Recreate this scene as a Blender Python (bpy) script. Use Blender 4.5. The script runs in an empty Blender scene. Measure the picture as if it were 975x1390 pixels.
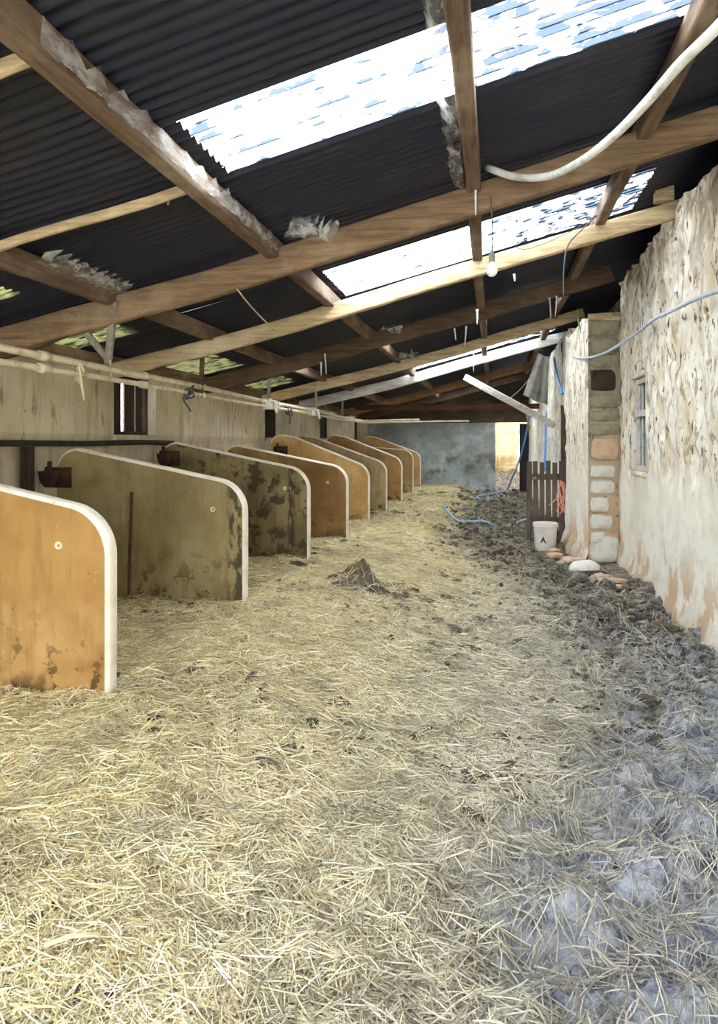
import bpy, math, random
import numpy as np
from mathutils import Vector

random.seed(7)
rng = np.random.default_rng(11)
COL = bpy.context.scene.collection

# ------------------------------------------------------------------ camera facts
F, CX, HY, H = 957.0, 487.5, 600.0, 1.5
TH = math.atan((668 - 487.5) / F)
CS, SN = math.cos(TH), math.sin(TH)


def ray(u, v):
    a, b = (u - CX) / F, (HY - v) / F
    return (-SN + a * CS, CS + a * SN, b)


def at_y(u, v, y):
    d = ray(u, v); t = y / d[1]
    return (d[0] * t, y, H + d[2] * t)


def at_z(u, v, z=0.0):
    d = ray(u, v); t = (z - H) / d[2]
    return (d[0] * t, d[1] * t, z)


def at_x(u, v, x):
    d = ray(u, v); t = x / d[0]
    return (x, d[1] * t, H + d[2] * t)


# ------------------------------------------------------------------ noise (numpy value noise)
def _hash(ix, iy, seed):
    h = (ix.astype(np.int64) * 374761393 + iy.astype(np.int64) * 668265263 + seed * 974711) & 0x7FFFFFFF
    h = ((h ^ (h >> 13)) * 1274126177) & 0x7FFFFFFF
    h = (h ^ (h >> 16)) & 0xFFFF
    return h / 65535.0


def vnoise(x, y, seed=0):
    x = np.asarray(x, float); y = np.asarray(y, float)
    ix, iy = np.floor(x), np.floor(y)
    fx, fy = x - ix, y - iy
    fx = fx * fx * (3 - 2 * fx); fy = fy * fy * (3 - 2 * fy)
    a = _hash(ix, iy, seed); b = _hash(ix + 1, iy, seed)
    c = _hash(ix, iy + 1, seed); d = _hash(ix + 1, iy + 1, seed)
    return (a * (1 - fx) + b * fx) * (1 - fy) + (c * (1 - fx) + d * fx) * fy - 0.5


def fbm(x, y, octv=4, seed=0, gain=0.5):
    r = 0; amp = 1.0
    x = np.asarray(x, float); y = np.asarray(y, float)
    for k in range(octv):
        r = r + amp * vnoise(x * 2 ** k + 13.7 * k, y * 2 ** k - 7.1 * k, seed + k)
        amp *= gain
    return r


def sstep(a, b, x):
    t = np.clip((np.asarray(x, float) - a) / (b - a), 0, 1)
    return t * t * (3 - 2 * t)


# ------------------------------------------------------------------ colours and materials
def lin(c):
    def f(v):
        v /= 255.0
        return v / 12.92 if v <= 0.04045 else ((v + 0.055) / 1.055) ** 2.4
    return tuple(f(v) for v in c) + (1.0,)


def new_mat(name):
    m = bpy.data.materials.new(name); m.use_nodes = True
    nt = m.node_tree
    for n in list(nt.nodes): nt.nodes.remove(n)
    out = nt.nodes.new('ShaderNodeOutputMaterial')
    return m, nt, out


def L(nt, a, b): nt.links.new(a, b)


def noise_node(nt, scale, stretch=(1, 1, 1), detail=5, kind='noise', offset=0.0, rough=0.6, dist=0.0):
    tc = nt.nodes.new('ShaderNodeTexCoord')
    mp = nt.nodes.new('ShaderNodeMapping')
    mp.inputs['Scale'].default_value = stretch
    mp.inputs['Location'].default_value = (offset, offset * .7, offset * 1.3)
    L(nt, tc.outputs['Object'], mp.inputs['Vector'])
    if kind == 'voronoi':
        n = nt.nodes.new('ShaderNodeTexVoronoi'); n.inputs['Scale'].default_value = scale
        L(nt, mp.outputs[0], n.inputs['Vector']); return n.outputs['Distance']
    n = nt.nodes.new('ShaderNodeTexNoise')
    n.inputs['Scale'].default_value = scale; n.inputs['Detail'].default_value = detail
    n.inputs['Roughness'].default_value = rough; n.inputs['Distortion'].default_value = dist
    L(nt, mp.outputs[0], n.inputs['Vector'])
    return n.outputs['Fac']


def map_range(nt, sock, lo, hi, a=0.0, b=1.0):
    n = nt.nodes.new('ShaderNodeMapRange'); n.clamp = True
    n.inputs['From Min'].default_value = lo; n.inputs['From Max'].default_value = hi
    n.inputs['To Min'].default_value = a; n.inputs['To Max'].default_value = b
    L(nt, sock, n.inputs['Value']); return n.outputs['Result']


def mul(nt, a, b):
    n = nt.nodes.new('ShaderNodeMath'); n.operation = 'MULTIPLY'
    L(nt, a, n.inputs[0])
    if isinstance(b, (int, float)): n.inputs[1].default_value = b
    else: L(nt, b, n.inputs[1])
    return n.outputs[0]


def mixc(nt, fac, a, b):
    n = nt.nodes.new('ShaderNodeMix'); n.data_type = 'RGBA'
    L(nt, fac, n.inputs['Factor'])
    for s, v in (('A', a), ('B', b)):
        i = [q for q in n.inputs if q.name == s and q.type == 'RGBA'][0]
        if isinstance(v, tuple): i.default_value = v
        else: L(nt, v, i)
    return [q for q in n.outputs if q.type == 'RGBA'][0]


def axis(nt, ax):
    tc = nt.nodes.new('ShaderNodeTexCoord'); s = nt.nodes.new('ShaderNodeSeparateXYZ')
    L(nt, tc.outputs['Object'], s.inputs[0]); return s.outputs[ax]


def mat(name, base, layers=(), rough=0.85, bumps=(), metallic=0.0, spec=0.3, attr=None, hgrad=None):
    """base colour, then layers (dict scale, stretch, lo, hi, col, fac, kind, ax=(axis,from,to)) mixed over it; bumps (scale, stretch, strength, distance)"""
    m, nt, out = new_mat(name)
    b = nt.nodes.new('ShaderNodeBsdfPrincipled')
    b.inputs['Roughness'].default_value = rough; b.inputs['Metallic'].default_value = metallic
    b.inputs['Specular IOR Level'].default_value = spec
    L(nt, b.outputs[0], out.inputs['Surface'])
    col = lin(base)
    if attr:
        a = nt.nodes.new('ShaderNodeAttribute'); a.attribute_name = attr; col = a.outputs['Color']
    for k, ly in enumerate(layers):
        n = noise_node(nt, ly.get('scale', 5), ly.get('stretch', (1, 1, 1)), ly.get('detail', 5), ly.get('kind', 'noise'), 3.1 * k + ly.get('off', 0), ly.get('rough', .6), ly.get('dist', 0))
        f = map_range(nt, n, ly.get('lo', .45), ly.get('hi', .6))
        f = mul(nt, f, ly.get('fac', 1.0))
        if 'ax' in ly:
            ax = ly['ax']; f = mul(nt, f, map_range(nt, axis(nt, ax[0]), ax[1], ax[2]))
        if 'ax2' in ly:
            ax = ly['ax2']; f = mul(nt, f, map_range(nt, axis(nt, ax[0]), ax[1], ax[2]))
        col = mixc(nt, f, col, lin(ly['col']))
    if isinstance(col, tuple): b.inputs['Base Color'].default_value = col
    else: L(nt, col, b.inputs['Base Color'])
    prev = None
    for (sc, st, strength, dist) in bumps:
        n = noise_node(nt, sc, st, 6)
        bp = nt.nodes.new('ShaderNodeBump'); bp.inputs['Strength'].default_value = strength; bp.inputs['Distance'].default_value = dist
        L(nt, n, bp.inputs['Height'])
        if prev is not None: L(nt, prev, bp.inputs['Normal'])
        prev = bp.outputs[0]
    if prev is not None: L(nt, prev, b.inputs['Normal'])
    return m


def wood(name, base, dark, light, rough=.9, grain=(1.2, 14, 14)):
    return mat(name, base, [dict(scale=2.2, stretch=grain, lo=.38, hi=.66, col=dark, fac=.75),
                            dict(scale=1.3, lo=.5, hi=.72, col=light, fac=.7),
                            dict(scale=9, stretch=grain, lo=.55, hi=.7, col=dark, fac=.5)], rough,
               [(6, grain, .5, .01), (30, (1, 1, 1), .25, .004)])


AX, AZ = (14, 1.2, 14), (14, 14, 1.2)
M = {}
M['roof'] = mat('dark painted corrugated metal', (29, 32, 44), [dict(scale=1.4, lo=.45, hi=.7, col=(44, 38, 38), fac=.6), dict(scale=9, stretch=(.3, 1, 1), lo=.55, hi=.75, col=(62, 66, 80), fac=.4)], .42, [(40, (1, 1, 1), .15, .003)], spec=.35)
M['rafter_brown'] = wood('old brown timber', (136, 110, 82), (84, 64, 46), (174, 150, 118))
M['rafter_tan'] = wood('pale tan timber', (196, 172, 132), (130, 104, 68), (222, 204, 170))
M['rafter_dark'] = wood('dark brown timber', (92, 72, 54), (54, 42, 32), (126, 102, 78))
M['rafter_white'] = wood('limewashed timber', (226, 222, 212), (166, 156, 138), (240, 238, 232))
M['rafter_orange'] = wood('orange brown timber', (150, 114, 74), (92, 66, 42), (184, 150, 106))
M['purlin'] = wood('weathered brown purlin timber', (124, 100, 78), (74, 56, 44), (172, 154, 130), grain=AX)
M['tie'] = wood('reddish dark timber', (92, 54, 38), (50, 30, 22), (122, 82, 58))
M['board_dark'] = wood('dark boarding', (70, 60, 50), (36, 30, 24), (100, 88, 72), grain=AZ)
M['board_far'] = wood('old grey brown cladding', (96, 82, 64), (46, 38, 30), (134, 118, 94))
M['gate'] = wood('weathered grey brown gate wood', (92, 80, 68), (52, 44, 38), (124, 112, 98), grain=AZ)
M['strut'] = wood('grey weathered lath', (150, 142, 124), (92, 84, 70), (180, 172, 152), grain=AZ)
M['wall_left'] = mat('stained cream limewash', (222, 210, 180),
    [dict(scale=1.1, lo=.42, hi=.68, col=(182, 164, 130), fac=.8), dict(scale=3, stretch=(1, 3, .5), lo=.5, hi=.72, col=(140, 122, 88), fac=.6),
     dict(scale=8, stretch=(1, 1, .35), lo=.6, hi=.7, col=(110, 86, 56), fac=.7), dict(scale=22, lo=.68, hi=.74, col=(90, 70, 48), fac=.8)], .9, [(12, (1, 1, 1), .3, .01), (60, (1, 1, 1), .2, .004)])
WRL = [dict(scale=1.6, lo=.42, hi=.62, col=(212, 198, 170), fac=.7),
       dict(scale=7, lo=.5, hi=.62, col=(206, 200, 184), fac=.6),
       dict(scale=5, stretch=(1, 1.2, .45), lo=.50, hi=.58, col=(198, 180, 146), fac=.75, ax=(2, .9, 1.35)),
       dict(scale=14, stretch=(1, 1.2, .42), detail=3, lo=.57, hi=.61, col=(158, 134, 98), fac=.8, ax=(2, 1.0, 1.4)),
       dict(scale=15, stretch=(1, 1.2, .5), detail=4, lo=.605, hi=.635, col=(86, 70, 50), fac=.95, ax=(2, 1.1, 1.4)),
       dict(scale=4.5, stretch=(1, 1, .7), lo=.45, hi=.6, col=(120, 98, 72), fac=.85, ax=(2, 2.5, 3.3)),
       dict(scale=2.4, stretch=(1, 1.1, .75), lo=.53, hi=.555, col=(202, 168, 132), fac=.95, ax=(2, .7, .3)),
       dict(scale=2.5, lo=.3, hi=.7, col=(168, 144, 110), fac=.9, ax=(2, .35, .0)),
       dict(scale=40, lo=.66, hi=.72, col=(120, 100, 74), fac=.5)]
M['wall_right'] = mat('flaking cream limewash', (234, 227, 210), WRL, .9, [(14, (1, 1.2, .42), .5, .02), (50, (1, 1, .7), .5, .008)])
M['pier'] = mat('old pier plaster and stone', (170, 158, 130), [dict(scale=2.5, lo=.4, hi=.6, col=(120, 112, 88), fac=.9, ax=(2, 1.2, 1.9)), dict(scale=3, lo=.4, hi=.6, col=(196, 150, 108), fac=.9, ax=(2, 1.3, .6)),
     dict(scale=12, lo=.58, hi=.66, col=(76, 66, 50), fac=.8)], .95, [(10, (1, 1, 1), .6, .02), (40, (1, 1, 1), .4, .006)])
M['stone_pale'] = mat('pale grey building stone', (206, 204, 192), [dict(scale=6, lo=.45, hi=.65, col=(170, 160, 138), fac=.8), dict(scale=30, lo=.6, hi=.7, col=(120, 110, 92), fac=.6)], .9, [(14, (1, 1, 1), .6, .015)])
M['stone_grey'] = mat('olive grey building stone', (150, 142, 116), [dict(scale=6, lo=.45, hi=.65, col=(112, 104, 80), fac=.9), dict(scale=30, lo=.6, hi=.7, col=(84, 74, 56), fac=.7)], .9, [(14, (1, 1, 1), .7, .015)])
M['stone_dark'] = mat('dark brown hollow stone', (62, 52, 42), [dict(scale=8, lo=.45, hi=.65, col=(38, 32, 26), fac=.9)], .95, [(14, (1, 1, 1), .7, .015)])
M['stone_pink'] = mat('pinkish broken brick', (200, 170, 140), [dict(scale=5, lo=.45, hi=.65, col=(176, 138, 106), fac=.9), dict(scale=25, lo=.6, hi=.7, col=(216, 196, 168), fac=.7)], .9, [(14, (1, 1, 1), .5, .01)])
M['rubble'] = mat('pale pink rubble', (206, 184, 160), [dict(scale=6, lo=.45, hi=.65, col=(166, 136, 108), fac=.9)], .9, [(20, (1, 1, 1), .5, .01)])
M['wall_far'] = mat('grey render', (172, 178, 170),
    [dict(scale=.8, stretch=(1, 1, 1.3), lo=.42, hi=.62, col=(132, 134, 126), fac=.8), dict(scale=1.3, off=5, lo=.48, hi=.66, col=(206, 212, 208), fac=.85),
     dict(scale=2.0, lo=.52, hi=.65, col=(96, 78, 54), fac=.7, ax=(2, 1.5, 1.0)), dict(scale=6, lo=.5, hi=.65, col=(50, 48, 42), fac=.7, ax=(2, .5, .1)), dict(scale=9, lo=.58, hi=.7, col=(90, 88, 78), fac=.6)], .85, [(15, (1, 1, 1), .3, .01)])
M['iron'] = mat('rusty dark iron', (54, 42, 34), [dict(scale=14, lo=.45, hi=.65, col=(96, 60, 38), fac=.8)], .8, [(40, (1, 1, 1), .4, .004)])
M['rust'] = mat('rusty rod', (104, 68, 48), [dict(scale=14, lo=.45, hi=.65, col=(62, 42, 32), fac=.9)], .85, [(40, (1, 1, 1), .4, .004)])
M['pipe'] = mat('dirty cream painted pipe', (222, 208, 176), [dict(scale=5, lo=.5, hi=.65, col=(170, 150, 112), fac=.7), dict(scale=30, lo=.6, hi=.68, col=(120, 92, 60), fac=.6)], .5)
M['white_metal'] = mat('white fitting', (228, 222, 206), [dict(scale=12, lo=.55, hi=.65, col=(150, 130, 100), fac=.6)], .5)
M['hose_white'] = mat('dusty white hose', (222, 222, 210), [dict(scale=9, lo=.45, hi=.62, col=(170, 168, 152), fac=.8)], .6)
M['hose_grey'] = mat('pale grey blue hose', (188, 196, 204), [dict(scale=9, lo=.5, hi=.65, col=(150, 152, 150), fac=.6)], .5)
M['hose_blue'] = mat('blue water hose', (92, 146, 206), [dict(scale=9, lo=.5, hi=.65, col=(140, 172, 206), fac=.6)], .45)
M['blue_pale'] = mat('faded blue hose', (158, 184, 206), [dict(scale=9, lo=.5, hi=.65, col=(120, 146, 170), fac=.6)], .5)
M['black_paint'] = mat('black door paint', (40, 34, 30), [dict(scale=5, stretch=AZ, lo=.5, hi=.65, col=(66, 52, 42), fac=.6)], .7)
M['plastic_white'] = mat('dirty white plastic', (222, 218, 206), [dict(scale=7, lo=.5, hi=.7, col=(190, 178, 150), fac=.6), dict(scale=6, lo=.35, hi=.5, col=(196, 150, 108), fac=.8, ax=(2, .07, .0))], .5)
M['mark'] = mat('dark printed mark', (66, 66, 66), [], .6)
M['sack'] = mat('grey sacking', (150, 146, 134), [dict(scale=6, lo=.45, hi=.62, col=(108, 102, 90), fac=.8)], .95, [(90, (1, 1, 1), .4, .004)])
M['twine'] = mat('pinkish orange twine', (220, 150, 122), [], .8)
M['rope_brown'] = mat('brown rope', (170, 140, 104), [], .9)
M['twine_pale'] = mat('pale twine', (200, 186, 150), [], .9)
M['wire'] = mat('dark wire', (86, 84, 82), [], .6)
M['web'] = mat('dusty cobweb strand', (212, 208, 198), [], .95)
M['fern'] = mat('bright green fern', (120, 196, 40), [dict(scale=20, lo=.45, hi=.6, col=(80, 150, 30), fac=.7)], .6)
M['frame_paint'] = mat('flaking grey white window paint', (206, 204, 192), [dict(scale=8, stretch=AZ, lo=.5, hi=.62, col=(140, 128, 106), fac=.8)], .8, [(30, (1, 1, 1), .3, .004)])
M['block'] = None
M['dung'] = mat('dark dung and wet straw', (92, 82, 66), [dict(scale=6, lo=.42, hi=.6, col=(52, 46, 40), fac=.9), dict(scale=20, lo=.55, hi=.68, col=(150, 134, 96), fac=.7)], .9, [(18, (1, 1, 1), .8, .03), (60, (1, 1, 1), .5, .01)])
M['clod'] = mat('dark trampled dung', (104, 96, 84), [dict(scale=2.0, lo=.4, hi=.62, col=(62, 56, 50), fac=.9), dict(scale=5, lo=.5, hi=.62, col=(158, 146, 118), fac=.8)], .8, [(40, (1, 1, 1), .5, .01)])
M['straw'] = mat('loose straw', (220, 200, 140), [], .7, attr='tint', spec=.35)
M['stone_dish'] = mat('pale flat stone', (222, 218, 204), [dict(scale=6, lo=.5, hi=.7, col=(186, 176, 152), fac=.7)], .85, [(25, (1, 1, 1), .3, .006)])

# block wall of the yard: brick texture
m, nt, out = new_mat('yellowish concrete blocks')
b = nt.nodes.new('ShaderNodeBsdfPrincipled'); b.inputs['Roughness'].default_value = .9
br = nt.nodes.new('ShaderNodeTexBrick'); tc = nt.nodes.new('ShaderNodeTexCoord'); mp = nt.nodes.new('ShaderNodeMapping')
mp.inputs['Rotation'].default_value = (math.radians(-90), 0, 0)
L(nt, tc.outputs['Object'], mp.inputs[0]); L(nt, mp.outputs[0], br.inputs['Vector'])
br.inputs['Color1'].default_value = lin((206, 186, 136)); br.inputs['Color2'].default_value = lin((180, 158, 112)); br.inputs['Mortar'].default_value = lin((214, 204, 168))
br.inputs['Scale'].default_value = 1.0; br.inputs['Brick Width'].default_value = .6; br.inputs['Row Height'].default_value = .34; br.inputs['Mortar Size'].default_value = .016
f = map_range(nt, noise_node(nt, 1.5), .4, .6); f = mul(nt, f, map_range(nt, axis(nt, 2), 1.3, .6))
L(nt, mixc(nt, f, br.outputs['Color'], lin((120, 96, 58))), b.inputs['Base Color']); L(nt, b.outputs[0], out.inputs['Surface'])
M['block'] = m

# translucent roof sheet: lets the sky through; moss and leaf litter lie in patches on it
def skylight_mat(name, clear, body, litter, lo, hi, tfac):
    m, nt, out = new_mat(name)
    tr = nt.nodes.new('ShaderNodeBsdfTransparent'); tr.inputs['Color'].default_value = clear
    tl = nt.nodes.new('ShaderNodeBsdfTranslucent'); tl.inputs['Color'].default_value = body
    df = nt.nodes.new('ShaderNodeBsdfDiffuse'); df.inputs['Color'].default_value = body
    a = nt.nodes.new('ShaderNodeMixShader'); a.inputs[0].default_value = .25
    L(nt, tl.outputs[0], a.inputs[1]); L(nt, df.outputs[0], a.inputs[2])
    b2 = nt.nodes.new('ShaderNodeMixShader'); b2.inputs[0].default_value = tfac
    L(nt, a.outputs[0], b2.inputs[1]); L(nt, tr.outputs[0], b2.inputs[2])
    dt = nt.nodes.new('ShaderNodeBsdfTransparent'); dt.inputs['Color'].default_value = litter
    dd = nt.nodes.new('ShaderNodeBsdfDiffuse'); dd.inputs['Color'].default_value = (.12, .12, .11, 1)
    dm = nt.nodes.new('ShaderNodeMixShader'); dm.inputs[0].default_value = .5
    L(nt, dt.outputs[0], dm.inputs[1]); L(nt, dd.outputs[0], dm.inputs[2])
    n = noise_node(nt, 8, (.7, 1.4, 1), 6, rough=.6, dist=.3)
    ad = nt.nodes.new('ShaderNodeMath'); ad.operation = 'ADD'
    L(nt, n, ad.inputs[0]); L(nt, map_range(nt, axis(nt, 0), -.4, .8, 0, .125), ad.inputs[1])
    sy = nt.nodes.new('ShaderNodeMath'); sy.operation = 'MULTIPLY'; L(nt, axis(nt, 1), sy.inputs[0]); sy.inputs[1].default_value = 2 * math.pi / .076
    sn = nt.nodes.new('ShaderNodeMath'); sn.operation = 'SINE'; L(nt, sy.outputs[0], sn.inputs[0])
    a2 = nt.nodes.new('ShaderNodeMath'); a2.operation = 'MULTIPLY_ADD'; L(nt, sn.outputs[0], a2.inputs[0]); a2.inputs[1].default_value = .05; L(nt, ad.outputs[0], a2.inputs[2])
    f = map_range(nt, a2.outputs[0], lo, hi)
    c = nt.nodes.new('ShaderNodeMixShader'); L(nt, f, c.inputs[0]); L(nt, b2.outputs[0], c.inputs[1]); L(nt, dm.outputs[0], c.inputs[2])
    L(nt, c.outputs[0], out.inputs['Surface'])
    return m


M['skylight'] = skylight_mat('clear corrugated sheet', (.72, .76, .82, 1), (.8, .84, .9, 1), (.04, .055, .08, 1), .57, .60, .65)
M['green_sheet'] = skylight_mat('mossy corrugated sheet', (.020, .0195, .008, 1), (.055, .053, .022, 1), (.01, .012, .004, 1), .5, .62, .5)

# window glass
m, nt, out = new_mat('dusty window glass')
g = nt.nodes.new('ShaderNodeBsdfPrincipled'); g.inputs['Base Color'].default_value = lin((96, 112, 112)); g.inputs['Roughness'].default_value = .15
t = nt.nodes.new('ShaderNodeBsdfTransparent'); mx = nt.nodes.new('ShaderNodeMixShader'); mx.inputs[0].default_value = .25
L(nt, g.outputs[0], mx.inputs[1]); L(nt, t.outputs[0], mx.inputs[2]); L(nt, mx.outputs[0], out.inputs['Surface'])
M['glass'] = m
m, nt, out = new_mat('clear bulb glass')
g = nt.nodes.new('ShaderNodeBsdfPrincipled'); g.inputs['Base Color'].default_value = (.9, .9, .86, 1); g.inputs['Roughness'].default_value = .08
t = nt.nodes.new('ShaderNodeBsdfTransparent'); mx = nt.nodes.new('ShaderNodeMixShader'); mx.inputs[0].default_value = .5
L(nt, g.outputs[0], mx.inputs[1]); L(nt, t.outputs[0], mx.inputs[2]); L(nt, mx.outputs[0], out.inputs['Surface'])
M['bulb'] = m
# cobweb veil: thin, torn, half transparent
m, nt, out = new_mat('dusty cobweb veil')
g = nt.nodes.new('ShaderNodeBsdfDiffuse'); g.inputs['Color'].default_value = lin((206, 202, 194))
t = nt.nodes.new('ShaderNodeBsdfTransparent'); mx = nt.nodes.new('ShaderNodeMixShader')
f = map_range(nt, noise_node(nt, 14, (1, .4, 1), 8, rough=.7), .36, .66, 0, .7)
L(nt, f, mx.inputs[0]); L(nt, t.outputs[0], mx.inputs[1]); L(nt, g.outputs[0], mx.inputs[2]); L(nt, mx.outputs[0], out.inputs['Surface'])
M['veil'] = m


# ------------------------------------------------------------------ object helpers
def obj(name, verts, faces, material, parent=None, loc=(0, 0, 0), smooth=False):
    me = bpy.data.meshes.new(name)
    v = np.asarray(verts, float) - np.asarray(loc, float)
    me.from_pydata([tuple(q) for q in v], [], faces)
    me.validate()
    if smooth: me.polygons.foreach_set('use_smooth', [True] * len(me.polygons))
    o = bpy.data.objects.new(name, me); COL.objects.link(o)
    if material: me.materials.append(material)
    o.location = loc
    if parent is not None:
        o.parent = parent
        o.location = np.asarray(loc, float) - np.asarray(parent.location, float)
    return o


def empty(name, loc):
    o = bpy.data.objects.new(name, None); COL.objects.link(o); o.location = loc; o.empty_display_size = .1
    return o


def tag(o, label, cat, group=None, kind=None):
    o['label'] = label; o['category'] = cat
    if group: o['group'] = group
    if kind: o['kind'] = kind
    return o


def struct(o, label=None):
    o['kind'] = 'structure'
    if label: o['label'] = label; o['category'] = o.name.split('_')[0]
    return o


def join(*parts):
    V, Fc = [], []
    for v, f in parts:
        n = len(V); V.extend([tuple(q) for q in v]); Fc.extend([tuple(i + n for i in q) for q in f])
    return V, Fc


def rrect(w, h, r=.012):
    """rounded rectangle section, centred: 12 points"""
    pts = []
    for cx, cy, a0 in ((w / 2 - r, h / 2 - r, 0), (-w / 2 + r, h / 2 - r, 90), (-w / 2 + r, -h / 2 + r, 180), (w / 2 - r, -h / 2 + r, 270)):
        for k in range(3):
            a = math.radians(a0 + 45 * k); pts.append((cx + r * math.cos(a), cy + r * math.sin(a)))
    return pts


def loft(path, sec, up=(0, 0, 1), scale=None, jit=0.0, seed=0):
    """sweep section (x along side, y along up) on path, capped"""
    V, Fc = [], []
    P = [Vector(p) for p in path]; n = len(sec); up = Vector(up)
    r = random.Random(seed)
    for i, p in enumerate(P):
        d = (P[min(i + 1, len(P) - 1)] - P[max(i - 1, 0)]).normalized()
        side = d.cross(up).normalized(); u2 = side.cross(d).normalized()
        s = scale[i] if scale else 1.0
        jx, jy = r.uniform(-jit, jit), r.uniform(-jit, jit)
        for k, (a, b_) in enumerate(sec):
            V.append(tuple(p + side * (a * s + jx + r.uniform(-jit, jit) * .5) + u2 * (b_ * s + jy + r.uniform(-jit, jit) * .5)))
    for i in range(len(P) - 1):
        for k in range(n):
            k2 = (k + 1) % n
            Fc.append((i * n + k, i * n + k2, (i + 1) * n + k2, (i + 1) * n + k))
    Fc.append(tuple(range(n - 1, -1, -1))); Fc.append(tuple((len(P) - 1) * n + k for k in range(n)))
    return V, Fc


def catmull(pts, sub=6):
    P = [np.array(p, float) for p in pts]
    P = [2 * P[0] - P[1]] + P + [2 * P[-1] - P[-2]]
    out = []
    for i in range(1, len(P) - 2):
        for k in range(sub):
            t = k / sub
            a, b_, c, d = P[i - 1], P[i], P[i + 1], P[i + 2]
            out.append(.5 * ((2 * b_) + (c - a) * t + (2 * a - 5 * b_ + 4 * c - d) * t * t + (3 * b_ - a - 3 * c + d) * t ** 3))
    out.append(P[-2])
    return [tuple(q) for q in out]


def tube(pts, r, seg=8, sub=6, scale=None, smoothpath=True):
    path = catmull(pts, sub) if smoothpath and len(pts) > 2 else pts
    sec = [(r * math.cos(2 * math.pi * k / seg), r * math.sin(2 * math.pi * k / seg)) for k in range(seg)]
    d = Vector(path[-1]) - Vector(path[0])
    up = (0, 0, 1) if abs(d.normalized().z) < .9 else (0, 1, 0)
    return loft(path, sec, up, scale)


def box(x0, x1, y0, y1, z0, z1, b=.0):
    v = [(x, y, z) for z in (z0, z1) for y in (y0, y1) for x in (x0, x1)]
    f = [(0, 2, 3, 1), (4, 5, 7, 6), (0, 1, 5, 4), (2, 6, 7, 3), (0, 4, 6, 2), (1, 3, 7, 5)]
    return v, f


def lathe(profile, seg=24, c=(0, 0, 0), wob=0):
    V, Fc = [], []
    for (r, z) in profile:
        for k in range(seg):
            a = 2 * math.pi * k / seg
            V.append((c[0] + r * math.cos(a), c[1] + r * math.sin(a), c[2] + z))
    for i in range(len(profile) - 1):
        for k in range(seg):
            k2 = (k + 1) % seg
            Fc.append((i * seg + k, i * seg + k2, (i + 1) * seg + k2, (i + 1) * seg + k))
    return V, Fc


def rock(c, rx, ry, rz, seed, rough=.28, sub=2, sq=.75):
    import bmesh
    bm = bmesh.new(); bmesh.ops.create_icosphere(bm, subdivisions=sub, radius=1)
    r = random.Random(seed); ph = [r.uniform(0, 9) for _ in range(6)]
    V = []
    for v in bm.verts:
        n = 1 + rough * (math.sin(v.co.x * 2.3 + ph[0]) * math.sin(v.co.y * 2.9 + ph[1]) + .7 * math.sin(v.co.z * 3.7 + ph[2]) * math.sin(v.co.x * 4.1 + ph[3]) + r.uniform(-.25, .25))
        # flatten into blocky faces
        q = v.co * n
        q = Vector([math.copysign(abs(t) ** sq, t) for t in q])
        V.append((c[0] + q.x * rx, c[1] + q.y * ry, c[2] + q.z * rz))
    Fc = [tuple(v.index for v in f.verts) for f in bm.faces]
    bm.free()
    return V, Fc


def copy_tree(o, dloc=(0, 0, 0), parent=None):
    c = o.copy(); COL.objects.link(c)
    if parent is None: c.location = np.asarray(o.location) + np.asarray(dloc, float)
    else: c.parent = parent
    for ch in list(o.children): copy_tree(ch, parent=c)
    return c


# ------------------------------------------------------------------ roof geometry
def zr(x, off=0.0):
    """underside of the rafters at x"""
    x = np.asarray(x, float)
    z = 2.985 + .2575 * x
    return np.where(x < -1.9, 2.985 + .2575 * -1.9 + .222 * (x + 1.9), z) + off


SHEET = .27        # sheets above rafter undersides
Y0, Y1 = -5.0, 21.75
XL, XR = -3.75, 1.5

# floor height: straw bed on the left, sunk passage on the right
def floor_z(x, y):
    x = np.asarray(x, float); y = np.asarray(y, float)
    w = sstep(13, 4, y)                                 # near the front the step is trodden into a slope
    a = -.95 - .75 * w; b_ = -.62 + .75 * w
    bed = .2 * (1 - sstep(a, b_, x + .10 * fbm(x * 1.3, y * 1.3, 2, 5)))
    z = bed
    mud = mudness(x, y) * (1 - .85 * sstep(.55, .9, x + (y - 9.7) * .22) * sstep(7.0, 7.5, y) * (1 - sstep(9.8, 10.2, y)))
    z = z + (.035 + .06 * mud) * fbm(x * 3.1, y * 3.1, 3, 21) + (.02 + .09 * mud) * fbm(x * 8, y * 8, 5, 31, .66)
    z = z + .10 * np.exp(-((x - 1.5) / .22) ** 2) * (.7 + fbm(x * 4, y * 4, 2, 77))
    z = np.where(y > 21.8, z + .06 * (y - 21.8), z)
    return z


def mudness(x, y):
    x = np.asarray(x, float); y = np.asarray(y, float)
    edge = np.interp(y, [0, 2, 3, 4, 5, 7, 9, 12, 22], [-.6, -.3, .0, .35, .55, .4, -.35, -.75, -.75])
    return sstep(-.35, .45, x - edge + .55 * fbm(x * 1.1, y * 1.1, 4, 91))


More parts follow.
